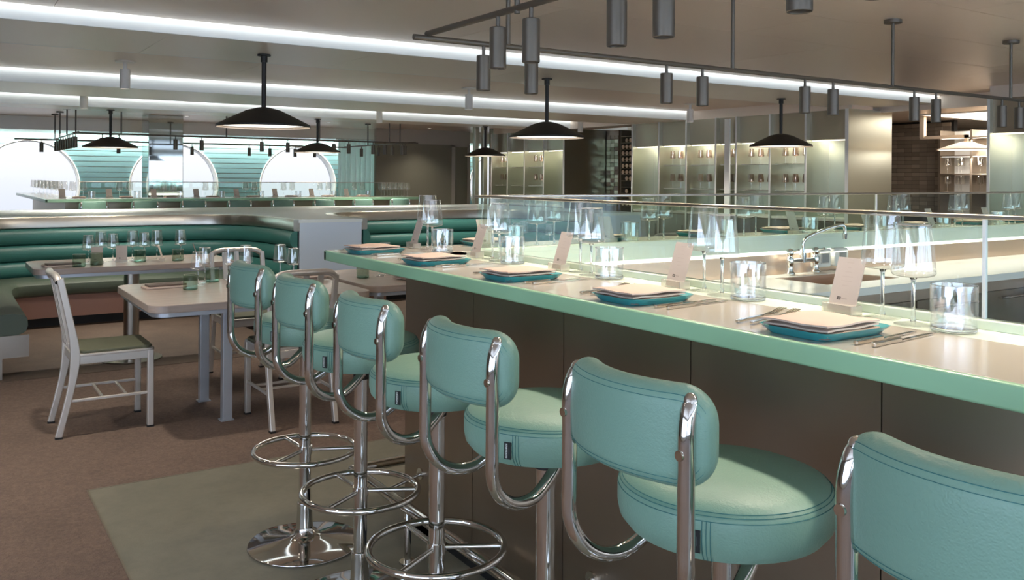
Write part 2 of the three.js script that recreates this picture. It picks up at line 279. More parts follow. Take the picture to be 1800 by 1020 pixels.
// ---------------------------------------------------------------- the near bar
const HC = 1.10, BX = 1.335, BZ = -3.43, IX = 1.79, IZ = -2.96, XE = 7.6, ZE = 1.5;
{
  const b = thing('bar_counter', 'long pale green bar counter with brushed steel panelled front and foot rail', 'bar counter');
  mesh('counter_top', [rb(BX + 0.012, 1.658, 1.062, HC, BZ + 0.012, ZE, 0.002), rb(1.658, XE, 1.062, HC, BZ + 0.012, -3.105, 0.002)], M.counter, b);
  mesh('counter_edge', [rb(BX, BX + 0.03, 1.058, HC - 0.0008, BZ, ZE, 0.006, 3), rb(BX, XE, 1.058, HC - 0.0008, BZ, BZ + 0.03, 0.006, 3)], M.counterEdge, b, 'mint green counter edge');
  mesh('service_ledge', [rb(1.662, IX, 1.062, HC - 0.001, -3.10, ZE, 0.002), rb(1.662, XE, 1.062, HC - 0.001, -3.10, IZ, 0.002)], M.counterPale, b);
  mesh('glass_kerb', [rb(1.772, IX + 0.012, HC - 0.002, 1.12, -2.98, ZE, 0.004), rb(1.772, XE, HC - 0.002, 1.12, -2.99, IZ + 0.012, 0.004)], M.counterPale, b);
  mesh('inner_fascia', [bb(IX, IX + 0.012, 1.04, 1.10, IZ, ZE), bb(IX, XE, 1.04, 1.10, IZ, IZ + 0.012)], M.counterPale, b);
  for (let z = -3.205; z < ZE; z += 0.535) mesh('front_panel', bb(1.598, 1.612, 0.07, 1.06, z + 0.0015, Math.min(z + 0.5335, ZE)), M.steelDark, b);
  for (let x = 1.598; x < XE; x += 0.6) mesh('end_panel', bb(x + 0.0015, Math.min(x + 0.5985, XE), 0.07, 1.06, -3.205, -3.191), M.steelDark, b);
  mesh('core', [bb(1.612, 1.775, 0, 1.06, -3.19, ZE), bb(1.612, XE, 0, 1.06, -3.19, -2.975), bb(1.62, 1.7, 0, 0.07, -3.18, ZE)], M.black, b);
  mesh('inner_panel', [bb(1.775, 1.785, 0, 1.04, -2.96, ZE)], M.steelPink, b);
  mesh('splash_panel', bb(1.785, XE, 0.92, 1.04, -2.975, -2.965), M.steelPink, b, 'rosy steel splashback under the counter');
  // foot rail
  mesh('foot_rail', [rod([1.44, 0.2, -3.36], [1.44, 0.2, ZE], 0.02, 20), rod([1.44, 0.2, -3.36], [XE, 0.2, -3.36], 0.02, 20), new THREE.SphereGeometry(0.02, 16, 12).translate(1.44, 0.2, -3.36)], M.chrome, b, 'polished tube foot rail');
  for (const z of [-2.86, -1.79, -0.72, 0.35]) {
    mesh('rail_post', [cyl(0.0125, 0.0125, 0.19, 1.44, 0.1, z, 16), cyl(0.03, 0.032, 0.008, 1.44, 0.005, z, 20)], M.chrome, b);
    mesh('rail_bracket', [rod([1.44, 0.2, z - 0.2], [1.6, 0.24, z - 0.2], 0.007), cyl(0.022, 0.022, 0.008, 0, 0, 0, 16).rotateZ(Math.PI / 2).translate(1.594, 0.24, z - 0.2)], M.chrome, b);
  }
  for (const x of [2.4, 3.5, 4.6, 5.7]) mesh('rail_post', [cyl(0.0125, 0.0125, 0.19, x, 0.1, -3.36, 16), cyl(0.03, 0.032, 0.008, x, 0.005, -3.36, 20)], M.chrome, b);
  // light strips below the inner edge
  mesh('led_strip', [bb(IX + 0.001, IX + 0.011, 1.024, 1.04, IZ, ZE)], M.glowLed, b, 'glowing light strip');
  mesh('led_strip', [bb(IX, XE, 1.024, 1.04, IZ + 0.001, IZ + 0.013)], M.glowLed, b, 'glowing light strip');
  area(scene, (IX + XE) / 2, 1.022, IZ + 0.03, XE - IX, 0.03, LED_I, COOLW, V3(0, -1, 0.35));
  area(scene, IX + 0.03, 1.022, (IZ + ZE) / 2, 0.03, ZE - IZ, LED_I, COOLW, V3(0.35, -1, 0));

  const scr = (x0, x1, z0, z1, label, joints) => {
    const t = thing('glass_screen', label, 'glass screen');
    const along = x1 - x0 > z1 - z0;
    const cuts = [along ? x0 : z0, ...joints, along ? x1 : z1];
    for (let i = 0; i < cuts.length - 1; i++) {
      const a = cuts[i] + 0.003, c = cuts[i + 1] - 0.003;
      mesh('pane', along ? new THREE.PlaneGeometry(c - a, 0.203).translate((a + c) / 2, 1.2205, z0) : new THREE.PlaneGeometry(c - a, 0.203).rotateY(Math.PI / 2).translate(x0, 1.2205, (a + c) / 2), M.paneGreen, t);
      if (i) mesh('pane_edge', along ? bb(cuts[i] - 0.003, cuts[i] + 0.003, 1.12, 1.322, z0 - 0.005, z0 + 0.005) : bb(x0 - 0.005, x0 + 0.005, 1.12, 1.322, cuts[i] - 0.003, cuts[i] + 0.003), M.white, t);
    }
    mesh('cap_rail', along ? rb(x0 - 0.012, x1, 1.322, 1.332, z0 - 0.012, z0 + 0.012, 0.003) : rb(x0 - 0.012, x0 + 0.012, 1.322, 1.332, z0, z1, 0.003), M.steel, t);
  };
  scr(1.786, 1.786, -2.962, ZE, 'low glass screen with slim steel rail standing along the stool side of the bar', [-0.96]);
  scr(1.80, XE, -2.975, -2.975, 'low glass screen with slim steel rail standing across the far arm of the bar', [4.4]);
}
// work area inside the bar
{
  const wt = thing('worktop', 'white worktop with rosy steel edge along the inside of the bar', 'worktop');
  const s = new THREE.Shape(); s.moveTo(IX, -2.963); s.lineTo(XE, -2.963); s.lineTo(XE, -2.40); s.lineTo(IX, -2.40);
  const h = new THREE.Path(); h.moveTo(3.42, -2.86); h.lineTo(3.42, -2.56); h.lineTo(3.98, -2.56); h.lineTo(3.98, -2.86); s.holes.push(h);
  mesh('slab', slab(s, 0.885, 0.92), M.worktop, wt); mesh('edge_band', rb(IX, XE, 0.835, 0.886, -2.415, -2.398, 0.004), M.steelPink, wt);
  const sk = thing('sink', 'steel sink basin let into the white worktop below the tap', 'sink');
  mesh('basin', [bb(3.42, 3.43, 0.74, 0.918, -2.86, -2.56), bb(3.97, 3.98, 0.74, 0.918, -2.86, -2.56), bb(3.43, 3.97, 0.74, 0.918, -2.86, -2.85), bb(3.43, 3.97, 0.74, 0.918, -2.57, -2.56), bb(3.42, 3.98, 0.73, 0.742, -2.86, -2.56)], M.steelPink, sk);
  mesh('drain', cyl(0.03, 0.03, 0.006, 3.7, 0.745, -2.7), M.chrome, sk);
  const fa = thing('mixer_tap', 'chrome bridge tap with long swivel spout behind the sink', 'tap', [3.70, 0.92, -2.915]);
  for (const x of [-0.1, 0.1]) {
    mesh('pillar', lathe([[0, 0], [0.026, 0], [0.026, 0.012], [0.016, 0.02], [0.014, 0.05], [0.019, 0.055], [0.019, 0.085], [0.012, 0.09], [0.012, 0.10], [0.02, 0.105], [0.018, 0.128], [0.006, 0.134], [0, 0.134]], 20).translate(x, 0, 0), M.chrome, fa);
    mesh('lever', [rod([x, 0.118, 0], [x, 0.13, 0.055], 0.006)], M.chrome, fa);
  }
  mesh('bridge', [rod([-0.1, 0.07, 0], [0.1, 0.07, 0], 0.011), cyl(0.017, 0.017, 0.05, 0, 0.085, 0, 16)], M.chrome, fa);
  mesh('spout', [tube([[0, 0.1, 0], [0.0, 0.16, 0.0], [0.02, 0.185, 0.008], [0.20, 0.245, 0.06], [0.232, 0.245, 0.07], [0.24, 0.225, 0.072], [0.24, 0.195, 0.072]], 0.009, 40, 12), cyl(0.013, 0.011, 0.03, 0.24, 0.19, 0.072, 14)], M.chrome, fa);
  [['left', 3.875], ['right', 4.02]].forEach(([, x], i) => {
    const o = thing('socket_box', i ? 'white wall socket box on the splashback, the one farther from the tap' : 'white wall socket box on the splashback, the one beside the tap', 'socket', [x, 0.993, -2.9645]);
    mesh('body', rbox(0.115, 0.095, 0.045, 0.008, 0, 0, 0.0225), M.paint, o); mesh('bezel', rbox(0.064, 0.056, 0.006, 0.002, 0.004, 0, 0.047), M.alu, o); mesh('socket_face', rbox(0.054, 0.046, 0.003, 0.001, 0.004, 0, 0.0505), M.screen, o);
  });
  for (let i = 0; i < 9; i++) {
    const x = IX + 0.3 + i * 0.62; if (x + 0.3 > XE) break;
    const o = thing('undercounter_cabinet', i === 5 ? 'grey glazed appliance with a rounded window under the white worktop' : 'steel drawer cabinet under the white worktop inside the bar', i === 5 ? 'appliance' : 'cabinet', [x + 0.3, 0, -2.66], 0, i === 5 ? undefined : 'drawer cabinets under the worktop');
    mesh('carcass', bb(-0.3, 0.3, 0.08, i === 2 || i === 3 ? 0.72 : 0.83, -0.28, 0.19), M.steel, o); mesh('plinth', bb(-0.29, 0.29, 0, 0.08, -0.26, 0.14), M.black, o);
    if (i === 5) {
      const fr = roundRect(-0.28, 0.28, 0.1, 0.8, 0.02), hl = roundRect(-0.2, 0.2, 0.2, 0.66, 0.07); fr.holes.push(hl);
      mesh('door', new THREE.ExtrudeGeometry(fr, { depth: 0.025, bevelEnabled: false }).translate(0, 0, 0.192), M.steel, o);
      mesh('window_trim', tube([[-0.2, 0.27, 0.22], [-0.2, 0.6, 0.22], [-0.14, 0.66, 0.22], [0.14, 0.66, 0.22], [0.2, 0.6, 0.22], [0.2, 0.27, 0.22], [0.14, 0.2, 0.22], [-0.14, 0.2, 0.22]], 0.008, 60, 8, true), M.chrome, o);
      mesh('door_glass', new THREE.PlaneGeometry(0.4, 0.46).translate(0, 0.43, 0.2), M.pane, o);
    } else for (let k = 0; k < 3; k++) { const d = mesh('drawer', bb(-0.295, 0.295, 0.1 + k * 0.243, 0.335 + k * 0.243, 0.192, 0.21), M.steelDark, o); mesh('handle', [rod([-0.2, 0.3 + k * 0.243, 0.235], [0.2, 0.3 + k * 0.243, 0.235], 0.007), rod([-0.18, 0.3 + k * 0.243, 0.205], [-0.18, 0.3 + k * 0.243, 0.235], 0.005), rod([0.18, 0.3 + k * 0.243, 0.205], [0.18, 0.3 + k * 0.243, 0.235], 0.005)], M.chrome, d); }
  }
}

// ---------------------------------------------------------------- bar stools
function tagTexture() {
  const c = document.createElement('canvas'); c.width = 64; c.height = 144; const g = c.getContext('2d');
  g.fillStyle = '#0e1413'; g.fillRect(0, 0, 64, 144); g.save(); g.translate(22, 136); g.rotate(-Math.PI / 2); g.fillStyle = '#e8efec'; g.font = 'bold 25px sans-serif'; g.textBaseline = 'middle'; g.fillText('NORMANN', 0, 0, 126); g.restore();
  g.fillStyle = '#44504e'; g.fillRect(42, 40, 4, 60);
  const t = new THREE.CanvasTexture(c); t.colorSpace = THREE.SRGBColorSpace; return t;
}
function padGeometry(W, Hh, T, R, rc) {             // curved upholstered pad: outline W x Hh with corner radius rc, bent to radius R about the y axis, bulging both ways
  const nu = 40, nv = 22, pos = [], idx = [];
  const ez = a => Math.sin(a * Math.PI / 2), hw = W / 2, hh = Hh / 2;
  for (const side of [1, -1]) {
    const base = pos.length / 3;
    for (let j = 0; j <= nv; j++) for (let i = 0; i <= nu; i++) {
      let s = ez(i / nu * 2 - 1) * hw, y = ez(j / nv * 2 - 1) * hh;
      const dx = Math.abs(s) - (hw - rc), dy = Math.abs(y) - (hh - rc);
      if (dx > 0 && dy > 0) { const l = Math.hypot(dx, dy), m = Math.max(dx, dy), k = m / l; s = Math.sign(s) * (hw - rc + dx * k); y = Math.sign(y) * (hh - rc + dy * k); }
      const ax = Math.abs(s) - (hw - rc), ay = Math.abs(y) - (hh - rc), e = rc - (ax > 0 && ay > 0 ? Math.hypot(ax, ay) : Math.max(ax, ay));
      const q = Math.min(1, Math.max(0, e) / 0.026), t = side * (T * 0.5) * Math.sqrt(Math.max(0, 1 - (1 - q) ** 2)) * (1 + 0.12 * (1 - (y / hh) ** 2));
      const ph = s / R, r = R + t; pos.push(-r * Math.cos(ph), y, r * Math.sin(ph));
    }
    for (let j = 0; j < nv; j++) for (let i = 0; i < nu; i++) { const a = base + j * (nu + 1) + i, b = a + 1, c = a + nu + 1, d = c + 1; side > 0 ? idx.push(a, b, c, b, d, c) : idx.push(a, c, b, b, c, d); }
  }
  let g = new THREE.BufferGeometry(); g.setAttribute('position', new THREE.Float32BufferAttribute(pos, 3)); g.setIndex(idx);
  g = mergeVertices(g, 1e-5); g.computeVertexNormals(); return g;
}
function padOutline(W, Hh, R, rc, r, off) {         // closed stitch line following the outline at radius R + off
  const hw = W / 2, hh = Hh / 2, pts = [], arc = (cx, cy, a0) => { for (let k = 0; k <= 6; k++) { const a = a0 + k / 6 * Math.PI / 2; pts.push([cx + rc * Math.cos(a), cy + rc * Math.sin(a)]); } };
  const line = (x0, y0, x1, y1, n) => { for (let k = 1; k < n; k++) pts.push([x0 + (x1 - x0) * k / n, y0 + (y1 - y0) * k / n]); };
  arc(hw - rc, hh - rc, 0); line(hw - rc, hh, -hw + rc, hh, 14); arc(-hw + rc, hh - rc, Math.PI / 2); line(-hw, hh - rc, -hw, -hh + rc, 4); arc(-hw + rc, -hh + rc, Math.PI); line(-hw + rc, -hh, hw - rc, -hh, 14); arc(hw - rc, -hh + rc, 1.5 * Math.PI); line(hw, -hh + rc, hw, hh - rc, 4);
  return tube(pts.map(([s, y]) => [-(R + off) * Math.cos(s / R), y, (R + off) * Math.sin(s / R)]), r, 160, 5, true);
}
function makeStool() {
  const t = thing('bar_stool', 'mint leather bar stool', 'bar stool');
  mesh('base', lathe([[0, 0], [0.206, 0], [0.212, 0.004], [0.208, 0.010], [0.15, 0.018], [0.07, 0.030], [0.040, 0.044], [0.031, 0.07], [0.0285, 0.13], [0.0285, 0.158], [0.027, 0.161], [0.0222, 0.162]], 64), M.chrome, t, 'mirror polished round base');
  mesh('pole', cyl(0.0225, 0.0225, 0.585, 0, 0.45, 0, 28), M.chrome, t);
  mesh('collar', [cyl(0.026, 0.026, 0.022, 0, 0.742, 0, 24), cyl(0.016, 0.016, 0.03, 0, 0.762, 0, 20)], M.black, t, 'black pole collar');
  const fr = mesh('foot_ring', new THREE.TorusGeometry(0.19, 0.0105, 12, 72).rotateX(Math.PI / 2).translate(0, 0.36, 0), M.chrome, t);
  mesh('ring_clamp', cyl(0.027, 0.027, 0.03, 0, 0.36, 0, 24), M.chrome, fr);
  for (const a of [0.5, 2.6, 4.7]) mesh('spoke', rod([0.024 * Math.cos(a), 0.36, 0.024 * Math.sin(a)], [0.186 * Math.cos(a), 0.36, 0.186 * Math.sin(a)], 0.0075), M.chrome, fr);
  mesh('seat_plate', cyl(0.09, 0.09, 0.008, 0, 0.7755, 0, 24), M.black, t);
  const seat = mesh('seat_cushion', uvSeat(lathe([[0, 0.779], [0.150, 0.779], [0.172, 0.785], [0.186, 0.802], [0.190, 0.821], [0.190, 0.849], [0.1875, 0.859], [0.186, 0.8605], [0.1845, 0.8625], [0.178, 0.87], [0.155, 0.879], [0.09, 0.886], [0, 0.888]], 72)), M.leather, t);
  for (const [r, y] of [[0.1895, 0.8545], [0.1858, 0.862], [0.1815, 0.867]]) mesh('seat_seam', new THREE.TorusGeometry(r, 0.0007, 5, 96).rotateX(Math.PI / 2).translate(0, y, 0), M.stitch, seat, 'dark teal stitching');
  const sa = 2.54;                                   // the side seam and its label face the room
  for (const d of [-0.035, 0, 0.035]) mesh('side_seam', tube([[0.1895, 0.854], [0.1905, 0.845], [0.1905, 0.822], [0.1868, 0.8025], [0.1725, 0.7848]].map(([r, y]) => [r * Math.cos(sa + d), y, r * Math.sin(sa + d)]), 0.0006, 16, 5), M.stitch, seat, 'dark teal stitching');
  const tg = mesh('fabric_tag', new THREE.BoxGeometry(0.0165, 0.036, 0.0016), M.tag, seat, 'small black maker tag with white lettering'); tg.rotation.y = Math.PI / 2 - (sa + 0.09); tg.position.set(0.1915 * Math.cos(sa + 0.09), 0.821, 0.1915 * Math.sin(sa + 0.09));
  const W = 0.352, BH = 0.160, T = 0.056, R = 0.246, rc = 0.058, cy = 1.004;
  const pad = mesh('backrest', uvBox(toCreasedNormals(padGeometry(W, BH, T, R, rc), 1.2)).translate(0, cy, 0), M.leather, t);
  mesh('back_seam', [padOutline(W - 0.024, BH - 0.024, R, rc - 0.012, 0.0006, T * 0.44), padOutline(W - 0.040, BH - 0.040, R, rc - 0.02, 0.0005, T * 0.495 + 0.0015)].map(g => g.translate(0, cy, 0)), M.stitch, pad, 'dark teal stitching');
  for (const s of [-1, 1]) {
    const x = -0.238, z = s * 0.145;
    const pts = [[x + 0.013, 1.058, z * 0.965], [x + 0.006, 1.045, z * 0.985], [x, 1.015, z], [x, 0.96, z], [x, 0.88, z], [x, 0.84, z], [x, 0.81, z]];
    for (let k = 1; k <= 8; k++) { const a = k / 8 * Math.PI * 0.62; pts.push([x + 0.092 - 0.092 * Math.cos(a), 0.81 - 0.092 * Math.sin(a), z * (1 - 0.02 * k)]); }
    pts.push([x + 0.165, 0.75, z * 0.78], [x + 0.195, 0.778, z * 0.74]);
    const tb = mesh('frame_tube', [tube(pts, 0.0138, 72, 14), new THREE.SphereGeometry(0.0136, 14, 10).scale(1, 1.3, 1).translate(...pts[0])], M.chrome, t);
    mesh('screw', cyl(0.008, 0.008, 0.006, 0, 0, 0, 16).rotateZ(Math.PI / 2).translate(x - 0.0135, 0.985, z), M.cutlery, tb);
  }
  return t;
}
function uvSeat(g) { return uvBox(toCreasedNormals(g, 0.6)); }
M.tag = S({ map: tagTexture(), roughness: 0.6 });
const ORD = ['first', 'second', 'third', 'fourth', 'fifth', 'sixth', 'seventh', 'eighth', 'ninth', 'tenth'];
const STOOLZ = [-3.22, -2.70, -2.172, -1.648, -1.10, -0.55];
const stool0 = makeStool();
STOOLZ.forEach((z, i) => {
  const label = `mint leather bar stool on a chrome column, ${ORD[i]} from the bar corner`, turn = [0.05, 0.02, -0.01, 0.0, 0.0, 0.02][i];
  const sx = i === 5 ? 1.205 : 1.184;
  if (i === 0) { stool0.position.set(1.184, 0.001, z); stool0.rotation.y = turn; stool0.userData.label = label; stool0.userData.group = 'stools along the near bar'; }
  else dup(stool0, [sx, 0.001, z], turn, label, 'stools along the near bar');
});

// ---------------------------------------------------------------- tableware
function wineProfile(h, k) {                         // bowl widest low down, drawn in to the rim
  const b = h * 0.47, w = 0.045 * k, pts = [];
  for (const [r, y] of [[0.10, 0], [0.35, 0.008], [0.72, 0.028], [0.93, 0.055], [1.0, 0.10], [0.99, 0.20], [0.93, 0.45], [0.86, 0.70], [0.78, 1.0]]) pts.push([w * r, b + y * (h - b)]);
  return pts;
}
function makeWine(h, k, seg) {
  const t = thing('wine_glass', 'clear stemmed wine glass', 'wine glass');
  const p = wineProfile(h, k), rim = p[p.length - 1];
  mesh('bowl', lathe(p, seg), M.glassThin, t); mesh('rim', new THREE.TorusGeometry(rim[0], 0.0011, 6, seg).rotateX(Math.PI / 2).translate(0, rim[1], 0), M.glass, t);
  mesh('stem', lathe([[0, 0.006], [0.006, 0.007], [0.0042, 0.02], [0.0036, 0.06], [0.0042, h * 0.44], [0.007, h * 0.468], [0, h * 0.475]], 16), M.glass, t);
  mesh('foot', lathe([[0, 0], [0.037, 0], [0.038, 0.001], [0.037, 0.002], [0.02, 0.0045], [0.006, 0.0075], [0, 0.0085]], seg), M.glassThin, t);
  return t;
}
function makeTumbler(r, h, thin, base, label) {
  const t = thing('water_glass', label, 'water glass');
  mesh('wall', [lathe([[r, 0.004], [r, h]], 40), lathe([[r - 0.0022, 0.009], [r - 0.0022, h]], 40)], thin, t);
  mesh('base', lathe([[0, 0], [r - 0.004, 0], [r - 0.0005, 0.003], [r - 0.0012, 0.009], [r - 0.006, 0.0085], [0, 0.0095]], 40), base, t);
  mesh('rim', new THREE.TorusGeometry(r - 0.0011, 0.0012, 6, 40).rotateX(Math.PI / 2).translate(0, h, 0), M.glass, t);
  return t;
}
function cardTexture() {
  const c = document.createElement('canvas'); c.width = 128; c.height = 192; const g = c.getContext('2d');
  g.fillStyle = '#bfb4aa'; g.fillRect(0, 0, 128, 192); g.fillStyle = '#b9aca2';
  [[44, 16, 34], [52, 34, 18], [46, 50, 32], [38, 66, 48], [36, 82, 50], [46, 98, 32]].forEach(([x, y, w]) => g.fillRect(x, y, w, 2.4));
  g.fillStyle = '#57504a'; g.fillRect(34, 140, 18, 11); g.fillStyle = '#bfb4aa'; g.fillRect(41, 143, 5, 5); g.fillStyle = '#a3978e'; g.fillRect(55, 144, 26, 3);
  const t = new THREE.CanvasTexture(c); t.colorSpace = THREE.SRGBColorSpace; return t;
}
M.print = S({ map: cardTexture(), roughness: 0.8 });
function makeCard(label) {                           // faces -x; leans back
  const t = thing('menu_card', label, 'menu card');
  const q = new THREE.Mesh(new THREE.BoxGeometry(0.0012, 0.125, 0.078).translate(0, 0.0625, 0), M.card); q.name = 'card'; q.castShadow = q.receiveShadow = true; q.rotation.z = -0.30; q.position.set(0, 0.004, 0); t.add(q);
  mesh('print', new THREE.PlaneGeometry(0.078, 0.125).rotateY(-Math.PI / 2).translate(-0.0008, 0.0625, 0), M.print, q);
  mesh('stand', rbox(0.036, 0.022, 0.085, 0.002, 0.004, 0.0115, 0), M.acrylic, t, 'clear block stand');
  return t;
}
function makeFork(label) {
  const t = thing('fork', label, 'fork');
  mesh('handle', [rbox(0.105, 0.0055, 0.0095, 0.0015, -0.035, 0.004, 0), bar([0.016, 0.004, 0], [0.052, 0.006, 0], 0.005, 0.005)], M.cutlery, t);
  mesh('head', [bar([0.05, 0.006, 0], [0.068, 0.006, 0], 0.003, 0.019), ...[-1.5, -0.5, 0.5, 1.5].map(k => bar([0.066, 0.006, k * 0.0052], [0.108, 0.013, k * 0.0052], 0.002, 0.0025))], M.cutlery, t);
  return t;
}
function makeKnife(label) {
  const t = thing('knife', label, 'knife');
  mesh('handle', rbox(0.095, 0.0075, 0.0085, 0.0015, -0.055, 0.004, 0), M.cutlery, t);
  const s = new THREE.Shape(); s.moveTo(-0.008, -0.004); s.lineTo(0.09, -0.006); s.quadraticCurveTo(0.112, -0.004, 0.116, 0.004); s.lineTo(-0.008, 0.004);
  mesh('blade', slab(s, 0.001, 0.003), M.cutlery, t);
  return t;
}
function makeTray(label) {
  const t = thing('tray', label, 'tray'), hx = 0.105, hz = 0.085, rings = [[0.80, 0, 0.02], [0.82, 0.0, 0.02], [1.0, 0.016, 0.012], [1.012, 0.017, 0.012], [0.985, 0.0165, 0.012], [0.80, 0.003, 0.02]], n = 40, pos = [], idx = [];
  for (const [k, y] of rings) for (let i = 0; i < n; i++) {
    const a = i / n * Math.PI * 2, c = Math.cos(a), s = Math.sin(a), m = Math.pow(Math.abs(c) ** 8 + Math.abs(s) ** 8, -1 / 8); pos.push((hx - (1 - k) * 0.085) * c * m, y, (hz - (1 - k) * 0.085) * s * m);
  }
  for (let r = 0; r < rings.length - 1; r++) for (let i = 0; i < n; i++) { const j = (i + 1) % n, a = r * n + i, b = r * n + j, c = a + n, d = b + n; idx.push(a, c, b, b, c, d); }
  const last = (rings.length - 1) * n; for (let i = 1; i < n - 1; i++) { idx.push(last, last + i + 1, last + i); idx.push(0, i, i + 1); }
  const g = new THREE.BufferGeometry(); g.setAttribute('position', new THREE.Float32BufferAttribute(pos, 3)); g.setIndex(idx);
  mesh('dish', uvBox(toCreasedNormals(g, 0.6)), M.teal, t); mesh('liner', slab(roundRect(-hx * 0.86, hx * 0.86, -hz * 0.84, hz * 0.84, 0.012), 0.0035, 0.006), M.trayIn, t, 'brown inside of the tray');
  return t;
}
function makeNapkin(label) {                         // folded cloth: three loose layers
  const t = thing('napkin', label, 'napkin');
  const layers = [[0, 0.007, 0.168, 0.148, 0.010, 0], [0.0, 0.014, 0.166, 0.146, 0.009, 0.012], [-0.003, 0.0225, 0.172, 0.15, 0.009, 0.02]].map(([dx, y, w, d, h, a]) => {
    const g = new THREE.BoxGeometry(w, h * 0.78, d, 14, 2, 14).translate(dx, y + 0.004, 0), p = g.attributes.position;
    for (let i = 0; i < p.count; i++) { const x = p.getX(i), z = p.getZ(i), e = Math.max(Math.abs(x) / (w / 2), Math.abs(z) / (d / 2)); p.setY(i, p.getY(i) + 0.0011 * Math.sin(x * 55 + y * 300) + 0.0009 * Math.cos(z * 60 + y * 90) - 0.0035 * e ** 6 * (p.getY(i) > y + 0.005 ? 1 : 0)); }
    g.rotateY(a); return uvBox(toCreasedNormals(g, 0.8));
  });
  mesh('fold', layers[0], M.napkin, t); mesh('fold', layers[1], M.napkin, t); mesh('fold', layers[2], M.napkin, t);
  return t;
}
let first = {};
function put(kind, make, pos, turn, label, group) {  // first call builds, later ones copy
  let o;
  if (!first[kind]) { o = first[kind] = make(label); o.position.set(...pos); o.rotation.y = turn; o.userData.label = label; if (group) o.userData.group = group; else delete o.userData.group; }
  else { o = dup(first[kind], pos, turn, label); if (group) o.userData.group = group; else delete o.userData.group; }
  return o;
}
const PLACEZ = [-3.21, -2.70, -2.17, -1.63, -1.10];
PLACEZ.forEach((z, i) => {
  const at = `at the ${ORD[i]} place from the bar corner`, y = HC + 0.0005;
  put('tray', makeTray, [1.462, y, z], rr(-0.02, 0.02), `teal tray under a folded napkin ${at}`, 'trays on the near bar');
  put('napkin', makeNapkin, [1.456, y + 0.002, z - 0.004], rr(-0.03, 0.03), `folded pale napkin lying on a teal tray ${at}`, 'napkins on the near bar');
  put('fork', makeFork, [1.485, y, z - 0.185], 0.2, `outer steel fork ${at}`, 'forks on the near bar');
  put('fork', makeFork, [1.495, y, z - 0.155], 0.2, `inner steel fork nearest the tray ${at}`, 'forks on the near bar');
  put('knife', makeKnife, [1.50, y, z + 0.105], 0.09, `inner steel knife nearest the tray ${at}`, 'knives on the near bar');
  put('knife', makeKnife, [1.51, y, z + 0.135], 0.09, `outer steel knife ${at}`, 'knives on the near bar');
  put('card', makeCard, [1.70, y, z - 0.137], -0.12, `beige menu card in a clear stand ${at}`, 'menu cards on the near bar');
  put('wineTall', () => makeWine(0.225, 1.0, 40), [1.726, y, z - 0.05], 0, `taller of two clear wine glasses ${at}`, 'wine glasses on the near bar');
  put('wineShort', () => makeWine(0.208, 0.97, 40), [1.700, y, z + 0.038], 0, `shorter of two clear wine glasses ${at}`, 'wine glasses on the near bar');
  put('tumbler', l => makeTumbler(0.0435, 0.092, M.glassThin, M.glass, l), [1.70, y, z + 0.125], 0, `clear straight water glass ${at}`, 'water glasses on the near bar');
});
// far arm of the near bar: the guests sit beyond it
for (let i = 0; i < 8; i++) {
  const x = 2.05 + i * 0.66, z = -3.2, y = HC + 0.0005, at = `on the far arm of the bar behind the glass screen`;
  put('tray', makeTray, [x, y, z - 0.12], Math.PI / 2, `teal tray ${at}`, 'trays on the far arm');
  put('napkin', makeNapkin, [x, y + 0.002, z - 0.12], Math.PI / 2, `folded pale napkin ${at}`, 'napkins on the far arm');
  put('wineTall', null, [x + 0.262, y, z + 0.035], 0, `tall clear wine glass ${at}`, 'wine glasses on the far arm');
  put('wineShort', null, [x + 0.16, y, z + 0.045], 0, `short clear wine glass ${at}`, 'wine glasses on the far arm');
  put('tumbler', null, [x + 0.05, y, z + 0.03], 0, `clear water glass ${at}`, 'water glasses on the far arm');
  put('card', null, [x - 0.09, y, z + 0.045], -Math.PI / 2 + Math.PI * 1.02, `pale menu card ${at}`, 'menu cards on the far arm');
}

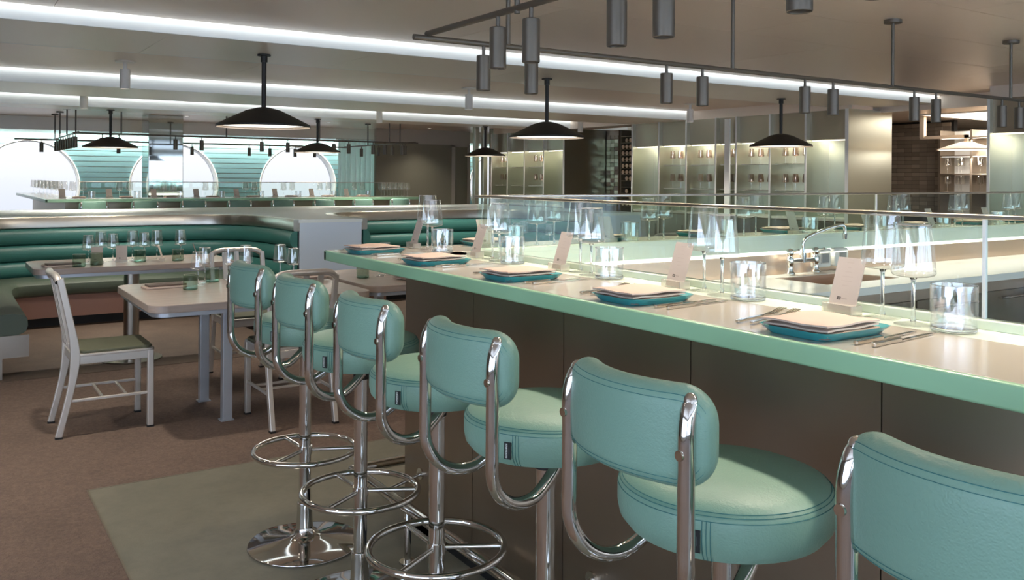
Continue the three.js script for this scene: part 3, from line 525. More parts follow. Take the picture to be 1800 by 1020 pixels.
// ---------------------------------------------------------------- dining chairs and tables
function makeChair() {                               // aluminium chair facing +x
  const t = thing('dining_chair', 'aluminium chair', 'chair');
  const prof = (p, w) => { const s = new THREE.Shape(), n = p.length, L = [], Rr = []; for (let i = 0; i < n; i++) { const a = p[Math.max(0, i - 1)], b = p[Math.min(n - 1, i + 1)], dx = b[0] - a[0], dy = b[1] - a[1], l = Math.hypot(dx, dy), ww = (Array.isArray(w) ? w[i] : w) / 2; L.push([p[i][0] - dy / l * ww, p[i][1] + dx / l * ww]); Rr.push([p[i][0] + dy / l * ww, p[i][1] - dx / l * ww]); } s.moveTo(...L[0]); for (const q of L.slice(1)) s.lineTo(...q); for (const q of Rr.reverse()) s.lineTo(...q); return s; };
  const ext = (s, d, z, b = 0.004) => uvBox(new THREE.ExtrudeGeometry(s, { depth: d - 2 * b, bevelEnabled: true, bevelSize: b, bevelThickness: b, bevelOffset: -b, bevelSegments: 2 }).translate(0, 0, z - d / 2 + b));
  const curve = new THREE.SplineCurve([[-0.275, 0.008], [-0.245, 0.13], [-0.212, 0.28], [-0.198, 0.40], [-0.202, 0.50], [-0.232, 0.66], [-0.272, 0.85]].map(p => new THREE.Vector2(...p))).getPoints(22).map(p => [p.x, p.y]);
  for (const s of [-1, 1]) {
    const z = s * 0.182;
    const l = mesh('leg', ext(prof(curve, curve.map((c, i) => 0.034 + 0.014 * Math.exp(-(((c[1] - 0.43) / 0.12) ** 2)))), 0.028, z), M.alu, t);
    mesh('leg_glide', box(0.036, 0.01, 0.03, -0.274, 0.005, z), M.black, l);
    const f = mesh('leg', rb(0.166, 0.200, 0.008, 0.432, z - 0.017, z + 0.017, 0.006), M.alu, t); mesh('leg_glide', box(0.036, 0.01, 0.036, 0.183, 0.005, z), M.black, f);
    mesh('apron', rb(-0.2, 0.18, 0.385, 0.43, z - 0.010, z + 0.010, 0.004), M.alu, t);
    mesh('stretcher', rb(-0.225, 0.18, 0.185, 0.2, z - 0.008, z + 0.008, 0.003), M.alu, t);
  }
  mesh('apron', rb(0.17, 0.19, 0.385, 0.43, -0.18, 0.18, 0.004), M.alu, t); mesh('apron', rb(-0.21, -0.19, 0.385, 0.43, -0.18, 0.18, 0.004), M.alu, t);
  for (const x of [-0.06, 0.06]) mesh('cross_bar', bb(x - 0.007, x + 0.007, 0.186, 0.198, -0.178, 0.178), M.alu, t);
  mesh('seat', slab(roundRect(-0.19, 0.205, -0.2, 0.2, 0.03), 0.428, 0.442, 0.004), M.alu, t);
  mesh('seat_pad', slab(roundRect(-0.175, 0.195, -0.19, 0.19, 0.04), 0.4425, 0.458, 0.005), M.olive, t, 'thin dark olive seat pad');
  // back: bent top rail and three slats
  const rail = []; for (let k = 0; k <= 14; k++) { const u = k / 14 * 2 - 1; rail.push([-0.278 - 0.024 * (1 - u * u), 0.868 - 0.035 * Math.abs(u) ** 6, u * 0.182]); }
  mesh('top_rail', [tube(rail, 0.019, 40, 10)].map(g => g), M.alu, t);
  for (const z of [-0.085, 0, 0.085]) mesh('back_slat', bar([-0.214, 0.46, z], [-0.292, 0.86, z], 0.012, 0.032), M.alu, t);
  mesh('back_bar', bar([-0.214, 0.475, -0.18], [-0.214, 0.475, 0.18], 0.012, 0.025), M.alu, t);
  return t;
}
const chair0 = makeChair();
[[[0.83, 0, -5.385], 0, 'aluminium chair with olive seat pad pulled out from the rose topped table'],
 [[1.73, 0, -4.99], Math.PI / 2, 'aluminium chair pushed under the rose topped table behind the bar stools'],
 [[1.83, 0, -6.12], -Math.PI / 2, 'aluminium chair on the booth side of the rose topped table'],
 [[2.86, 0, -4.86], Math.PI / 2, 'aluminium chair pushed under the table beyond the bar corner']].forEach(([p, r, l], i) => { if (!i) { chair0.position.set(...p); chair0.rotation.y = r; chair0.userData.label = l; chair0.userData.group = 'aluminium dining chairs'; } else dup(chair0, p, r, l, 'aluminium dining chairs'); });
[[4.9, -6.45, Math.PI / 2], [5.9, -6.5, Math.PI / 2], [7.4, -6.4, Math.PI / 2]].forEach(([x, z, r]) => dup(chair0, [x, 0, z], r, 'aluminium chair in the dining area seen through the glass screens', 'chairs beyond the bar'));

function makeTable(label, x0, x1, z0, z1, h, m, base) {
  const cx = (x0 + x1) / 2, cz = (z0 + z1) / 2, t = thing('dining_table', label, 'table', [cx, 0, cz]), a = (x1 - x0) / 2, b = (z1 - z0) / 2;
  mesh('table_top', slab(roundRect(-a, a, -b, b, 0.09), h - 0.042, h, 0.004), m, t);
  mesh('under_frame', slab(roundRect(-a + 0.02, a - 0.02, -b + 0.02, b - 0.02, 0.08), h - 0.066, h - 0.042), M.aluLeg, t, 'pale metal band under the top');
  if (base === 'posts') for (const s of [-1, 1]) { const l = mesh('leg', rb(-0.19, -0.135, 0.006, h - 0.066, s * 0.255 - 0.027, s * 0.255 + 0.027, 0.004), M.aluLeg, t); mesh('foot_plate', bb(-0.2, -0.125, 0, 0.006, s * 0.255 - 0.034, s * 0.255 + 0.034), M.aluLeg, l); }
  else { mesh('pedestal', lathe([[0.055, 0.012], [0.055, h - 0.066]], 28), M.steelPlain, t); mesh('base', lathe([[0, 0.0045], [0.22, 0.0045], [0.22, 0.014], [0.06, 0.02], [0, 0.02]], 36), M.steelPlain, t); }
  return t;
}
makeTable('rose topped dining table on two square posts, between the booth and the bar stools', 0.94, 2.20, -5.90, -4.83, 0.72, M.table, 'posts');
makeTable('rose topped table on a round steel pedestal inside the curved booth', 0.57, 1.95, -7.55, -6.82, 0.75, M.table, 'pedestal');
makeTable('rose topped table half hidden below the corner of the bar counter', 2.27, 3.40, -6.05, -5.02, 0.72, M.table, 'posts');
for (const [x, z] of [[4.9, -7.15], [5.95, -7.2], [7.4, -7.1]]) { const t = makeTable('pale topped dining table seen through the glass screens beyond the bar', x - 0.45, x + 0.45, z - 0.4, z + 0.4, 0.74, M.tableWhite, 'pedestal'); t.userData.group = 'tables beyond the bar'; }
// glasses, cards and napkins on the tables
{
  const G = 'glassware on the rose topped table', T = (x, z, h, where, grp) => put('greenTumbler', l => makeTumbler(0.043, 0.088, M.greenThin, M.greenBase, l), [x, h + 0.0005, z], 0, `smoky green water glass ${where}`, grp);
  const W = (x, z, h, where, grp, k = 'wineTall') => put(k, null, [x, h + 0.0005, z], 0, `${k === 'wineTall' ? 'tall' : 'short'} clear wine glass ${where}`, grp);
  const on1 = 'on the rose topped table behind the bar stools';
  T(1.284, -5.45, 0.72, on1, G); T(1.50, -5.78, 0.72, on1, G);
  W(1.37, -5.62, 0.72, on1, G, 'wineShort'); W(1.44, -5.74, 0.72, on1, G); W(1.62, -5.82, 0.72, on1, G, 'wineShort'); W(1.72, -5.80, 0.72, on1, G); W(1.93, -5.74, 0.72, on1, G); W(1.98, -5.62, 0.72, on1, G, 'wineShort');
  put('greyTray', l => { const t = thing('napkin', l, 'napkin'); mesh('fold', rbox(0.24, 0.012, 0.12, 0.004, 0, 0.006, 0), M.napkin, t); mesh('fold', rbox(0.22, 0.012, 0.10, 0.004, 0.01, 0.018, 0), M.trayIn, t); return t; }, [1.17, 0.7205, -5.62], 0.1, 'folded brown and white napkin on the rose topped table');
  put('napkin', null, [2.08, 0.7205, -5.55], 0.2, 'folded white napkin at the bar end of the rose topped table');
  const on2 = 'on the pedestal table inside the curved booth', G2 = 'glassware on the booth table';
  for (const [x, z, k] of [[0.95, -7.12, 'wineShort'], [1.05, -7.22, 'wineTall'], [1.13, -7.20, 'wineShort'], [1.27, -7.22, 'wineTall'], [1.36, -7.24, 'wineShort'], [1.44, -7.18, 'wineTall'], [1.62, -7.2, 'wineTall']]) W(x, z, 0.75, on2, G2, k);
  T(0.86, -6.90, 0.75, on2, G2); T(0.985, -6.98, 0.75, on2, G2); T(1.30, -7.08, 0.75, on2, G2); T(1.56, -7.02, 0.75, on2, G2);
  for (const [x, z, r] of [[1.0, -7.05, 0.9], [1.17, -7.08, 0.8], [1.46, -7.05, 2.2], [1.72, -7.06, 2.4]]) put('card', null, [x, 0.7505, z], Math.PI / 2 + r - 1.57 + 0.6, `rosy menu card ${on2}`, 'menu cards on the booth table');
  put('greyTray', null, [0.76, 0.7505, -7.0], 0.1, 'folded napkin with cutlery at the left end of the booth table');
  const on3 = 'on the table half hidden below the bar corner', G3 = 'glassware on the table by the bar corner';
  T(2.42, -5.50, 0.72, on3, G3); W(2.55, -5.52, 0.72, on3, G3, 'wineShort'); W(2.62, -5.58, 0.72, on3, G3); W(2.85, -5.6, 0.72, on3, G3);
  put('napkin', null, [2.66, 0.7205, -5.28], 0.3, 'folded napkin on the table half hidden below the bar corner');
  put('card', null, [2.80, 0.7205, -5.36], 0.8, 'rosy menu card on the table half hidden below the bar corner');
  for (const [x, z] of [[4.9, -7.15], [5.95, -7.2], [7.4, -7.1]]) for (const [a, b, k] of [[-0.2, 0.1, 'wineTall'], [0.18, 0.12, 'wineShort'], [0.05, -0.15, 'wineTall']]) W(x + a, z + b, 0.74, 'on a pale table seen beyond the bar', 'glasses beyond the bar', k);
}

// ---------------------------------------------------------------- curved booths in the divider
{
  const A = 1.43, B = 1.6, ZP = -7.9;
  const plan = (cx, ext) => { const p = []; if (ext) for (let k = 0; k <= 4; k++) p.push([cx - A, ZP + 1.0 - k * 0.24]); for (let k = 0; k <= 48; k++) { const a = Math.PI - k / 48 * Math.PI, c = Math.cos(a), s = Math.sin(a), m = 0.5; p.push([cx + A * Math.sign(c) * Math.abs(c) ** m, ZP - B * Math.abs(s) ** m]); } return p; };
  const booth = (cx, ext, label) => {
    const t = thing('banquette', label, 'banquette'), pl = plan(cx, ext), N = pl.length, cuts = [0, Math.round(N * 0.36), Math.round(N * 0.66), N - 1];
    const inn = -1;                                  // travel runs left to right along the far side; inward is towards the room
    for (let r = 0; r < 4; r++) for (let s = 0; s < 3; s++) {
      const y0 = 0.27 + r * 0.156, y1 = y0 + 0.156, pr = [[0.01 * inn, y0]]; for (let k = 0; k <= 8; k++) { const a = -Math.PI / 2 + k / 8 * Math.PI; pr.push([(0.03 + 0.055 * Math.cos(a)) * inn, (y0 + y1) / 2 + (y1 - y0) / 2 * Math.sin(a) * 0.985]); } pr.push([0.01 * inn, y1]);
      mesh('back_roll', sweep(pl.slice(cuts[s], cuts[s + 1] + 1), pr), M.boothLeather, t);
    }
    mesh('cap_band', sweep(pl, [[0.03, 0.893], [-0.04, 0.893], [-0.05, 0.9], [-0.05, 0.994], [-0.045, 1.002], [0.03, 1.002]]), M.steel, t, 'brushed steel band capping the booth');
    const seatPr = [[0.09, 0.30], [0.52, 0.30], [0.56, 0.32], [0.575, 0.36], [0.57, 0.41], [0.54, 0.437], [0.48, 0.445], [0.09, 0.44]].map(([a, b]) => [a * inn, b]);
    for (let s = 0; s < 3; s++) mesh('seat_cushion', sweep(pl.slice(cuts[s], cuts[s + 1] + 1), seatPr), M.boothSeat, t, 'dark olive seat cushion');
    mesh('base', sweep(pl.slice(1), [[0.02, 0.09], [0.44, 0.09], [0.44, 0.30], [0.02, 0.30]].map(([a, b]) => [a * inn, b])), M.pink, t);
    mesh('plinth', sweep(pl.slice(1), [[0.02, 0.004], [0.36, 0.004], [0.36, 0.09], [0.02, 0.09]].map(([a, b]) => [a * inn, b])), M.black, t);
    if (ext) { const s = new THREE.Shape(); s.moveTo(0, 0.005); s.lineTo(0.40, 0.005); s.lineTo(0.40, 0.15); s.lineTo(0.56, 0.15); s.lineTo(0.56, 0.30); s.lineTo(0, 0.30); mesh('end_panel', uvBox(new THREE.ExtrudeGeometry(s, { depth: 0.02, bevelEnabled: false }).translate(cx - A + 0.02, 0, ZP + 1.005)), M.steel, t, 'stepped steel end panel'); }
  };
  booth(1.40, true, 'curved teal leather booth with steel cap, wrapped round the pedestal table');
  booth(4.90, false, 'curved teal leather booth with steel cap, partly hidden behind the bar corner');
  const dv = thing('divider_island', 'long low divider with pale blue grey top holding the curved booths', 'divider');
  const s = new THREE.Shape(); const c = (cx) => plan(cx, false);
  s.moveTo(-1.2, ZP); for (const p of c(1.40)) s.lineTo(p[0], p[1]); for (const p of c(4.90)) s.lineTo(p[0], p[1]); s.lineTo(7.05, ZP); s.lineTo(7.05, -11.45); s.lineTo(-1.2, -11.45);
  mesh('top', slab(s, 0.97, 1.0), M.divTop = S({ color: '#e2ecec', roughness: 0.5 }), dv);
  mesh('front_panel', bb(2.84, 3.46, 0.06, 0.97, ZP - 0.02, ZP), M.steelDaylit = S({ color: '#d2e2f2', metalness: 0.1, roughness: 0.4 }), dv, 'smooth steel panel between the booths'); mesh('front_panel', bb(6.34, 7.05, 0.06, 0.97, ZP - 0.02, ZP), M.steelDaylit, dv);  // blue of the daylight is put into the panel colour
  mesh('end_panel', bb(7.03, 7.05, 0.06, 0.97, -11.45, ZP - 0.02), M.steel, dv); mesh('back_panel', bb(-1.2, 7.03, 0.06, 0.97, -11.45, -11.43), M.steel, dv);
  mesh('plinth', [bb(2.9, 3.4, 0, 0.06, ZP - 0.3, ZP - 0.03), bb(6.4, 7.0, 0, 0.06, -11.4, ZP - 0.03), bb(-1.1, 7.0, 0, 0.06, -11.42, -11.3)], M.black, dv);
}

// ---------------------------------------------------------------- lamps
function makeSpotlight(m = M.bronze) {               // hangs from y = 0
  const t = thing('track_spotlight', 'dark cylinder spotlight', 'spotlight');
  mesh('stem', cyl(0.008, 0.008, 0.06, 0, -0.03, 0, 12), m, t);
  mesh('body', lathe([[0, -0.052], [0.030, -0.052], [0.032, -0.055], [0.032, -0.205], [0.0305, -0.208], [0.029, -0.205], [0.029, -0.09], [0, -0.09]], 28), m, t);
  mesh('lamp_lens', cyl(0.0285, 0.0285, 0.003, 0, -0.093, 0, 20), M.glowWarm, t, 'warm glowing lens');
  return t;
}
const spot0 = makeSpotlight();
let spotUsed = false;
function spotlight(x, y, z, label, group, I, far) {
  let o; if (!spotUsed) { o = spot0; spotUsed = true; o.position.set(x, y, z); o.userData.label = label; o.userData.group = group; } else o = dup(spot0, [x, y, z], 0, label, group);
  if (I) spot(scene, x, y - 0.213, z, I, WARM, far ? 0.9 : 1.12, 0.5, 1.4);
}
function trackFrame(label, segs, stems, y, ceilY, r = 0.0125) {
  const t = thing('track_light_frame', label, 'light track');
  for (const [a, b] of segs) mesh('track_tube', rod(a, b, r, 14), M.bronze, t);
  for (const [x, z] of stems) { const s = mesh('hanger', rod([x, y, z], [x, ceilY - 0.003, z], r * 0.85, 12), M.bronze, t); mesh('ceiling_cup', cyl(0.055, 0.055, 0.022, x, ceilY - 0.012, z, 24), M.bronze, s); }
}
trackFrame('dark bronze light track hung above the near bar', [[[1.70, 2.0, -3.35], [7.4, 2.0, -3.35]], [[1.77, 2.02, -3.36], [1.77, 2.02, 1.4]]], [[2.18, -3.35], [3.65, -3.35], [5.12, -3.35], [6.57, -3.35], [1.77, -2.66], [1.77, -1.0], [1.77, 0.6]], 2.0, H1);
[2.05, 2.31, 3.16, 3.42, 4.26, 4.52, 5.36, 5.61, 6.45, 6.69].forEach((x, i) => spotlight(x, 2.0, -3.35, `dark cylinder spotlight over the far bar arm, ${ORD[i]} from the track corner`, 'spotlights over the far arm', SPOT_I));
[-2.79, -2.57, -2.10, -1.89, -1.41, -1.20, -0.70, -0.48, 0.02, 0.24].forEach((z, i) => spotlight(1.77, 2.02, z, `dark cylinder spotlight over the stool counter, ${ORD[i]} from the track corner`, 'spotlights over the stool counter', SPOT_I));

function makePendant(drop) {                         // hangs from y = 0; drop = height of the cord rod
  const t = thing('pendant_lamp', 'black cone pendant', 'pendant lamp');
  mesh('ceiling_cup', cyl(0.05, 0.05, 0.012, 0, -0.007, 0, 24), M.shade, t); mesh('rod', [cyl(0.018, 0.018, drop, 0, -drop / 2, 0, 16), cyl(0.026, 0.026, 0.05, 0, -0.035, 0, 16)], M.shade, t);
  const d = -drop;
  mesh('shade', lathe([[0, d + 0.012], [0.04, d + 0.012], [0.085, d], [0.13, d - 0.012], [0.345, d - 0.118], [0.352, d - 0.126], [0.352, d - 0.140], [0.348, d - 0.140]], 56), M.shade, t, 'wide shallow black metal shade');
  mesh('shade_lining', lathe([[0.348, d - 0.140], [0.346, d - 0.127], [0.13, d - 0.022], [0.0, d - 0.012]], 56), M.shadeIn, t, 'cream inside of the shade');
  mesh('lamp_diffuser', lathe([[0, d - 0.136], [0.1, d - 0.134], [0.315, d - 0.125], [0.318, d - 0.12]], 40), M.glowPend, t, 'glowing round diffuser');
  return t;
}
{
  const p1 = makePendant(H2 - 1.92), names = ['over the rose topped dining table', 'beyond the bar corner', 'in front of the steel cabinets'];
  [[2.11, -6.68], [4.80, -6.70], [8.15, -6.74]].forEach(([x, z], i) => {
    const l = `wide black cone pendant lamp on the pale beam ${names[i]}`;
    if (!i) { p1.position.set(x, H2, z); p1.userData.label = l; p1.userData.group = 'black pendant lamps on the near beam'; } else dup(p1, [x, H2, z], 0, l, 'black pendant lamps on the near beam');
    area(scene, x, 1.772, z, 0.5, 0.5, PENDANT_I, NEUTRAL);
  });
  const p2 = makePendant(H3 - 1.92);
  [[2.0, -13.0], [4.95, -13.0], [8.0, -13.0]].forEach(([x, z], i) => {
    const l = `black cone pendant lamp before the second bar, ${ORD[i]} from the bar's open arm`;
    if (!i) { p2.position.set(x, H3, z); p2.userData.label = l; p2.userData.group = 'black pendant lamps on the far beam'; } else dup(p2, [x, H3, z], 0, l, 'black pendant lamps on the far beam');
    area(scene, x, 1.772, z, 0.5, 0.5, PENDANT_I, NEUTRAL);
  });
  const cs = thing('ceiling_spotlight', 'white cylinder ceiling spotlight', 'spotlight');
  mesh('ceiling_plate', cyl(0.085, 0.085, 0.012, 0, -0.007, 0, 28), M.paint, cs); mesh('stem', cyl(0.018, 0.018, 0.07, 0, -0.045, 0, 14), M.paint, cs);
  mesh('body', lathe([[0, -0.075], [0.042, -0.075], [0.044, -0.078], [0.044, -0.25], [0.041, -0.252], [0.039, -0.25], [0.039, -0.23], [0, -0.23]], 28), M.paint, cs); mesh('lamp_lens', cyl(0.0385, 0.0385, 0.003, 0, -0.234, 0, 24), M.glowNeutral, cs, 'glowing lens');
  [[1.42, -8.47, 'above the curved booth'], [5.1, -8.65, 'above the booth behind the bar corner'], [8.6, -8.65, 'before the steel cabinets'], [1.45, -11.3, 'behind the second beam over the left end of the divider'], [5.3, -11.5, 'behind the second beam over the right half of the divider'], [9.0, -11.6, 'beyond the second beam beside the glass tile pier']].forEach(([x, z, w], i) => {
    const l = `white cylinder ceiling spotlight ${w}`; if (!i) { cs.position.set(x, H1, z); cs.userData.label = l; cs.userData.group = 'white ceiling spotlights'; } else dup(cs, [x, H1, z], 0, l, 'white ceiling spotlights');
    spot(scene, x, H1 - 0.24, z, DOWN_I * 2.4, NEUTRAL, 0.95, 0.7, 2);
  });
  // recessed downlights behind and beside the viewer, and above the far bar
  const dl = thing('recessed_downlight', 'small round recessed downlight', 'downlight', [0, 0, 0], 0, 'recessed downlights');
  mesh('trim_ring', lathe([[0.04, 0], [0.052, 0], [0.054, -0.004], [0.04, -0.006], [0.04, 0]], 28), M.paint, dl); mesh('lamp_lens', cyl(0.04, 0.04, 0.003, 0, -0.002, 0, 24), M.glowNeutral, dl, 'glowing lens');
  [[2.8, H1, -14.6, 0], [3.6, H1, -15.6, 0], [5.2, H1, -14.8, 0], [6.2, H1, -15.7, 0], [7.6, H1, -14.9, 0], [8.6, H1, -16.2, 0], [9.9, H1, -12.1, 2], [-0.6, H1, -2.2, 1], [-0.6, H1, 0.6, 1], [-0.6, H1, -4.9, 1], [-2.4, H1, -3.4, 1], [-2.4, H1, -0.8, 1], [0.6, H1, -4.9, 1]].forEach(([x, y, z, b], i) => {  // the ones at the pier and the partition are added to brighten them
    const l = b === 2 ? 'round recessed downlight added to brighten the glass tile pier' : b ? 'small round recessed downlight in the ceiling beside the stool aisle' : 'small round recessed downlight in the pale ceiling above the second bar', g = b === 2 ? 'downlight added for the tile pier' : b ? 'downlights beside the aisle' : 'downlights above the second bar';
    if (!i) { dl.position.set(x, y - 0.0005, z); dl.userData.label = l; dl.userData.group = g; } else dup(dl, [x, y - 0.0005, z], 0, l, g);
    spot(scene, x, y - 0.012, z, DOWN_I * (b === 2 ? 2 : b ? 1 : 0.6), NEUTRAL, 1.0, 0.8, 2);
  });
}

// ---------------------------------------------------------------- second bar by the windows
{
  const x0 = 1.15, x1 = 6.35, z1 = -12.3, z0 = -17.0;
  const b = thing('bar_counter', 'second pale green bar counter in front of the round windows', 'bar counter');
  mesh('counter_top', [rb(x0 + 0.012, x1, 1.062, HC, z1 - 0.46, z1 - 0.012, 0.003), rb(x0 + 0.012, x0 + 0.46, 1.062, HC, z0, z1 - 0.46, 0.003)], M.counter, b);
  mesh('counter_edge', [rb(x0, x1 + 0.01, 1.058, HC - 0.0008, z1 - 0.03, z1, 0.006), rb(x0, x0 + 0.03, 1.058, HC - 0.0008, z0, z1, 0.006), rb(x1 - 0.02, x1 + 0.01, 1.058, HC - 0.0008, z1 - 0.46, z1, 0.006)], M.counterEdge, b, 'mint green counter edge');
  mesh('front_panel', [bb(x0 + 0.25, x1 - 0.2, 0.05, 1.06, z1 - 0.26, z1 - 0.24), bb(x0 + 0.25, x0 + 0.27, 0.05, 1.06, z0, z1 - 0.26)], M.steelDark, b);
  mesh('core', [bb(x0 + 0.27, x1 - 0.22, 0, 1.06, z1 - 0.44, z1 - 0.26), bb(x0 + 0.27, x0 + 0.44, 0, 1.06, z0, z1 - 0.44)], M.black, b);
  mesh('led_strip', bb(x0 + 0.46, x1, 1.035, 1.055, z1 - 0.472, z1 - 0.46), M.glowLed, b, 'glowing light strip');
  area(scene, (x0 + x1) / 2 + 0.2, 1.03, z1 - 0.49, x1 - x0 - 0.5, 0.03, LED_I, COOLW, V3(0, -1, -0.3));
  const t = thing('glass_screen', 'low glass screen standing on the second bar by the windows', 'glass screen');
  for (let i = 0; i < 3; i++) { const w = (x1 - x0 - 0.5) / 3; mesh('pane', new THREE.PlaneGeometry(w - 0.006, 0.21).translate(x0 + 0.45 + w * (i + 0.5), 1.205, z1 - 0.45), M.paneGreen, t); }
  mesh('cap_rail', rb(x0 + 0.44, x1 - 0.04, 1.312, 1.322, z1 - 0.46, z1 - 0.44, 0.003), M.steel, t);
  mesh('kerb', bb(x0 + 0.44, x1 - 0.04, 1.1005, 1.106, z1 - 0.46, z1 - 0.44), M.steel, t);
  // settings, too far away to show parts
  const far = thing('wine_glass', 'small clear wine glass', 'wine glass'); mesh('bowl', lathe(wineProfile(0.22, 1), 14), M.glassFar = P({ color: '#f6f5f2', transmission: 1, thickness: 0, roughness: 0.0, ior: 2.3, side: THREE.DoubleSide }), far); mesh('stem', [lathe([[0.004, 0.004], [0.0035, 0.1]], 8), lathe([[0, 0.001], [0.036, 0.001], [0.02, 0.004]], 14)], M.glassThin, far);
  M.farGlass = far; let used = false;
  const putFar = (p, l, g) => { if (!used) { used = true; far.position.set(...p); far.userData.label = l; far.userData.group = g; } else dup(far, p, 0, l, g); };
  for (let i = 0; i < 8; i++) {
    const x = x0 + 0.35 + i * 0.56, z = z1 - 0.36, w = 'standing on the second bar by the round windows';
    putFar([x, 1.1005, z], `clear wine glass ${w}`, 'wine glasses on the second bar'); putFar([x + 0.12, 1.1005, z + 0.03], `clear wine glass ${w}`, 'wine glasses on the second bar');
    put('tumbler', null, [x + 0.22, 1.1005, z + 0.02], 0, `clear water glass ${w}`, 'water glasses on the second bar'); put('card', null, [x - 0.12, 1.1005, z], -Math.PI / 2 + 3.3, `pale menu card ${w}`, 'menu cards on the second bar');
    put('napkin', null, [x + 0.05, 1.1005, z + 0.2], Math.PI / 2, `folded napkin ${w}`, 'napkins on the second bar');
  }
  for (let i = 0; i < 7; i++) for (const [dx, s] of [[0, 0], [0.1, 0.09]]) putFar([x0 + 0.2 + dx, 1.1005, z1 - 0.7 - i * 0.55 - s], 'clear wine glass on the left arm of the second bar', 'wine glasses on the left arm of the second bar');
  // a tray of upturned glasses at its right end
  for (let i = 0; i < 5; i++) for (let k = 0; k < 2; k++) putFar([x1 - 0.5 + i * 0.1, 1.1005, z1 - 0.20 - k * 0.11], 'clear wine glass in the cluster at the right end of the second bar', 'glass cluster at the right end of the second bar');
  for (let i = 0; i < 8; i++) dup(stool0, [x0 + 0.5 + i * 0.6, 0.001, z1 + 0.15], Math.PI / 2, 'mint leather bar stool at the second bar, mostly hidden by the divider', 'stools at the second bar');
  trackFrame('dark bronze light track hung above the second bar', [[[1.62, 2.0, -13.7], [7.05, 2.0, -13.7]], [[1.68, 2.01, -13.6], [1.68, 2.01, -16.75]], [[1.1, 2.0, -16.7], [7.0, 2.0, -16.7]], [[6.95, 2.01, -13.6], [6.95, 2.01, -16.75]]],
    [[1.68, -13.9], [1.68, -14.9], [1.68, -15.8], [1.68, -16.5], [2.25, -13.7], [3.75, -13.7], [5.25, -13.7], [6.5, -13.7], [6.95, -14.2], [6.95, -15.6]], 2.0, H1, 0.013);
  const lab = 'dark cylinder spotlight on the light track above the second bar', gr = 'spotlights over the second bar';
  [2.0, 2.22, 3.0, 3.38, 4.3, 4.72, 5.5, 5.76, 6.2, 6.42, 6.75].forEach((x, i) => spotlight(x, 2.0, -13.7, lab, gr, i % 2 ? 0 : SPOT_I * 1.3, true));
  [1.5, 2.7, 3.55, 3.95, 5.0, 5.4, 5.9, 6.3].forEach((x) => spotlight(x, 2.0, -16.7, lab, gr, 0));
  [-13.95, -14.2, -14.55, -14.8, -15.1, -15.35, -15.7, -15.95, -16.3].forEach((z, i) => spotlight(1.68, 2.01, z, lab, gr, i % 3 ? 0 : SPOT_I * 1.3, true));
  [-14.0, -14.5, -15.1, -15.9].forEach(z => spotlight(6.95, 2.01, z, lab, gr, 0));
}

// ---------------------------------------------------------------- columns, posts, partition by the windows
{
  const c = thing('mirror_column', 'square mirror polished steel column before the round windows', 'column', [3.27, 0, -15.9]);
  mesh('shaft', rb(-0.28, 0.28, 0, H1, -0.28, 0.28, 0.012), M.mirror, c); mesh('ring', [bb(-0.29, 0.29, 0, 0.08, -0.29, 0.29)], M.steel, c);
  const pt = thing('partition', 'dark olive partition wall with a narrow door beside the windows', 'partition', [8.75, 0, -16.9]);
  mesh('panel', bb(-1.05, 0.75, 0, 2.12, -0.05, 0.05), M.wallDark, pt); mesh('door_leaf', bb(0.84, 1.16, 0, 2.08, -0.03, 0.03), M.wallDark, pt); mesh('door_frame', [bb(0.75, 0.84, 0, 2.12, -0.06, 0.06), bb(1.16, 1.22, 0, 2.12, -0.06, 0.06), bb(0.75, 1.22, 2.08, 2.12, -0.06, 0.06)], M.wallTaupe, pt); mesh('header', bb(-1.05, 1.22, 2.12, H1, -0.05, 0.05), M.wallTaupe, pt);
  const cu = thing('sheer_curtain', 'pale sheer curtain hanging before the round window beside the partition', 'curtain');
  const pos = [], idx = [], n = 90; for (let i = 0; i <= n; i++) { const x = 7.0 + i / n * 1.0, z = -17.2 + 0.05 * Math.sin(i * 0.62); pos.push(x, 0.03, z, x, 2.19, z); if (i < n) { const a = i * 2; idx.push(a, a + 2, a + 1, a + 1, a + 2, a + 3); } }
  const g = new THREE.BufferGeometry(); g.setAttribute('position', new THREE.Float32BufferAttribute(pos, 3)); g.setIndex(idx); g.computeVertexNormals(); g.setAttribute('uv', new THREE.Float32BufferAttribute(new Float32Array(pos.length / 3 * 2), 2));
  mesh('fabric', g, M.curtain, cu); mesh('curtain_rail', rod([6.95, 2.19, -17.2], [8.05, 2.19, -17.2], 0.012), M.alu, cu);
  [[8.95, -14.9], [9.3, -15.15], [9.68, -15.45], [10.05, -15.75]].forEach(([x, z], i) => { const p = thing('steel_post', `slim pale steel post between partition and cabinets, ${ORD[i]} from the partition`, 'post', [x, 0, z], 0, 'slim steel posts'); mesh('shaft', rb(-0.05, 0.05, 0.02, H1, -0.05, 0.05, 0.01), M.steelWall, p); mesh('foot', bb(-0.07, 0.07, 0, 0.02, -0.07, 0.07), M.steel, p); });
}

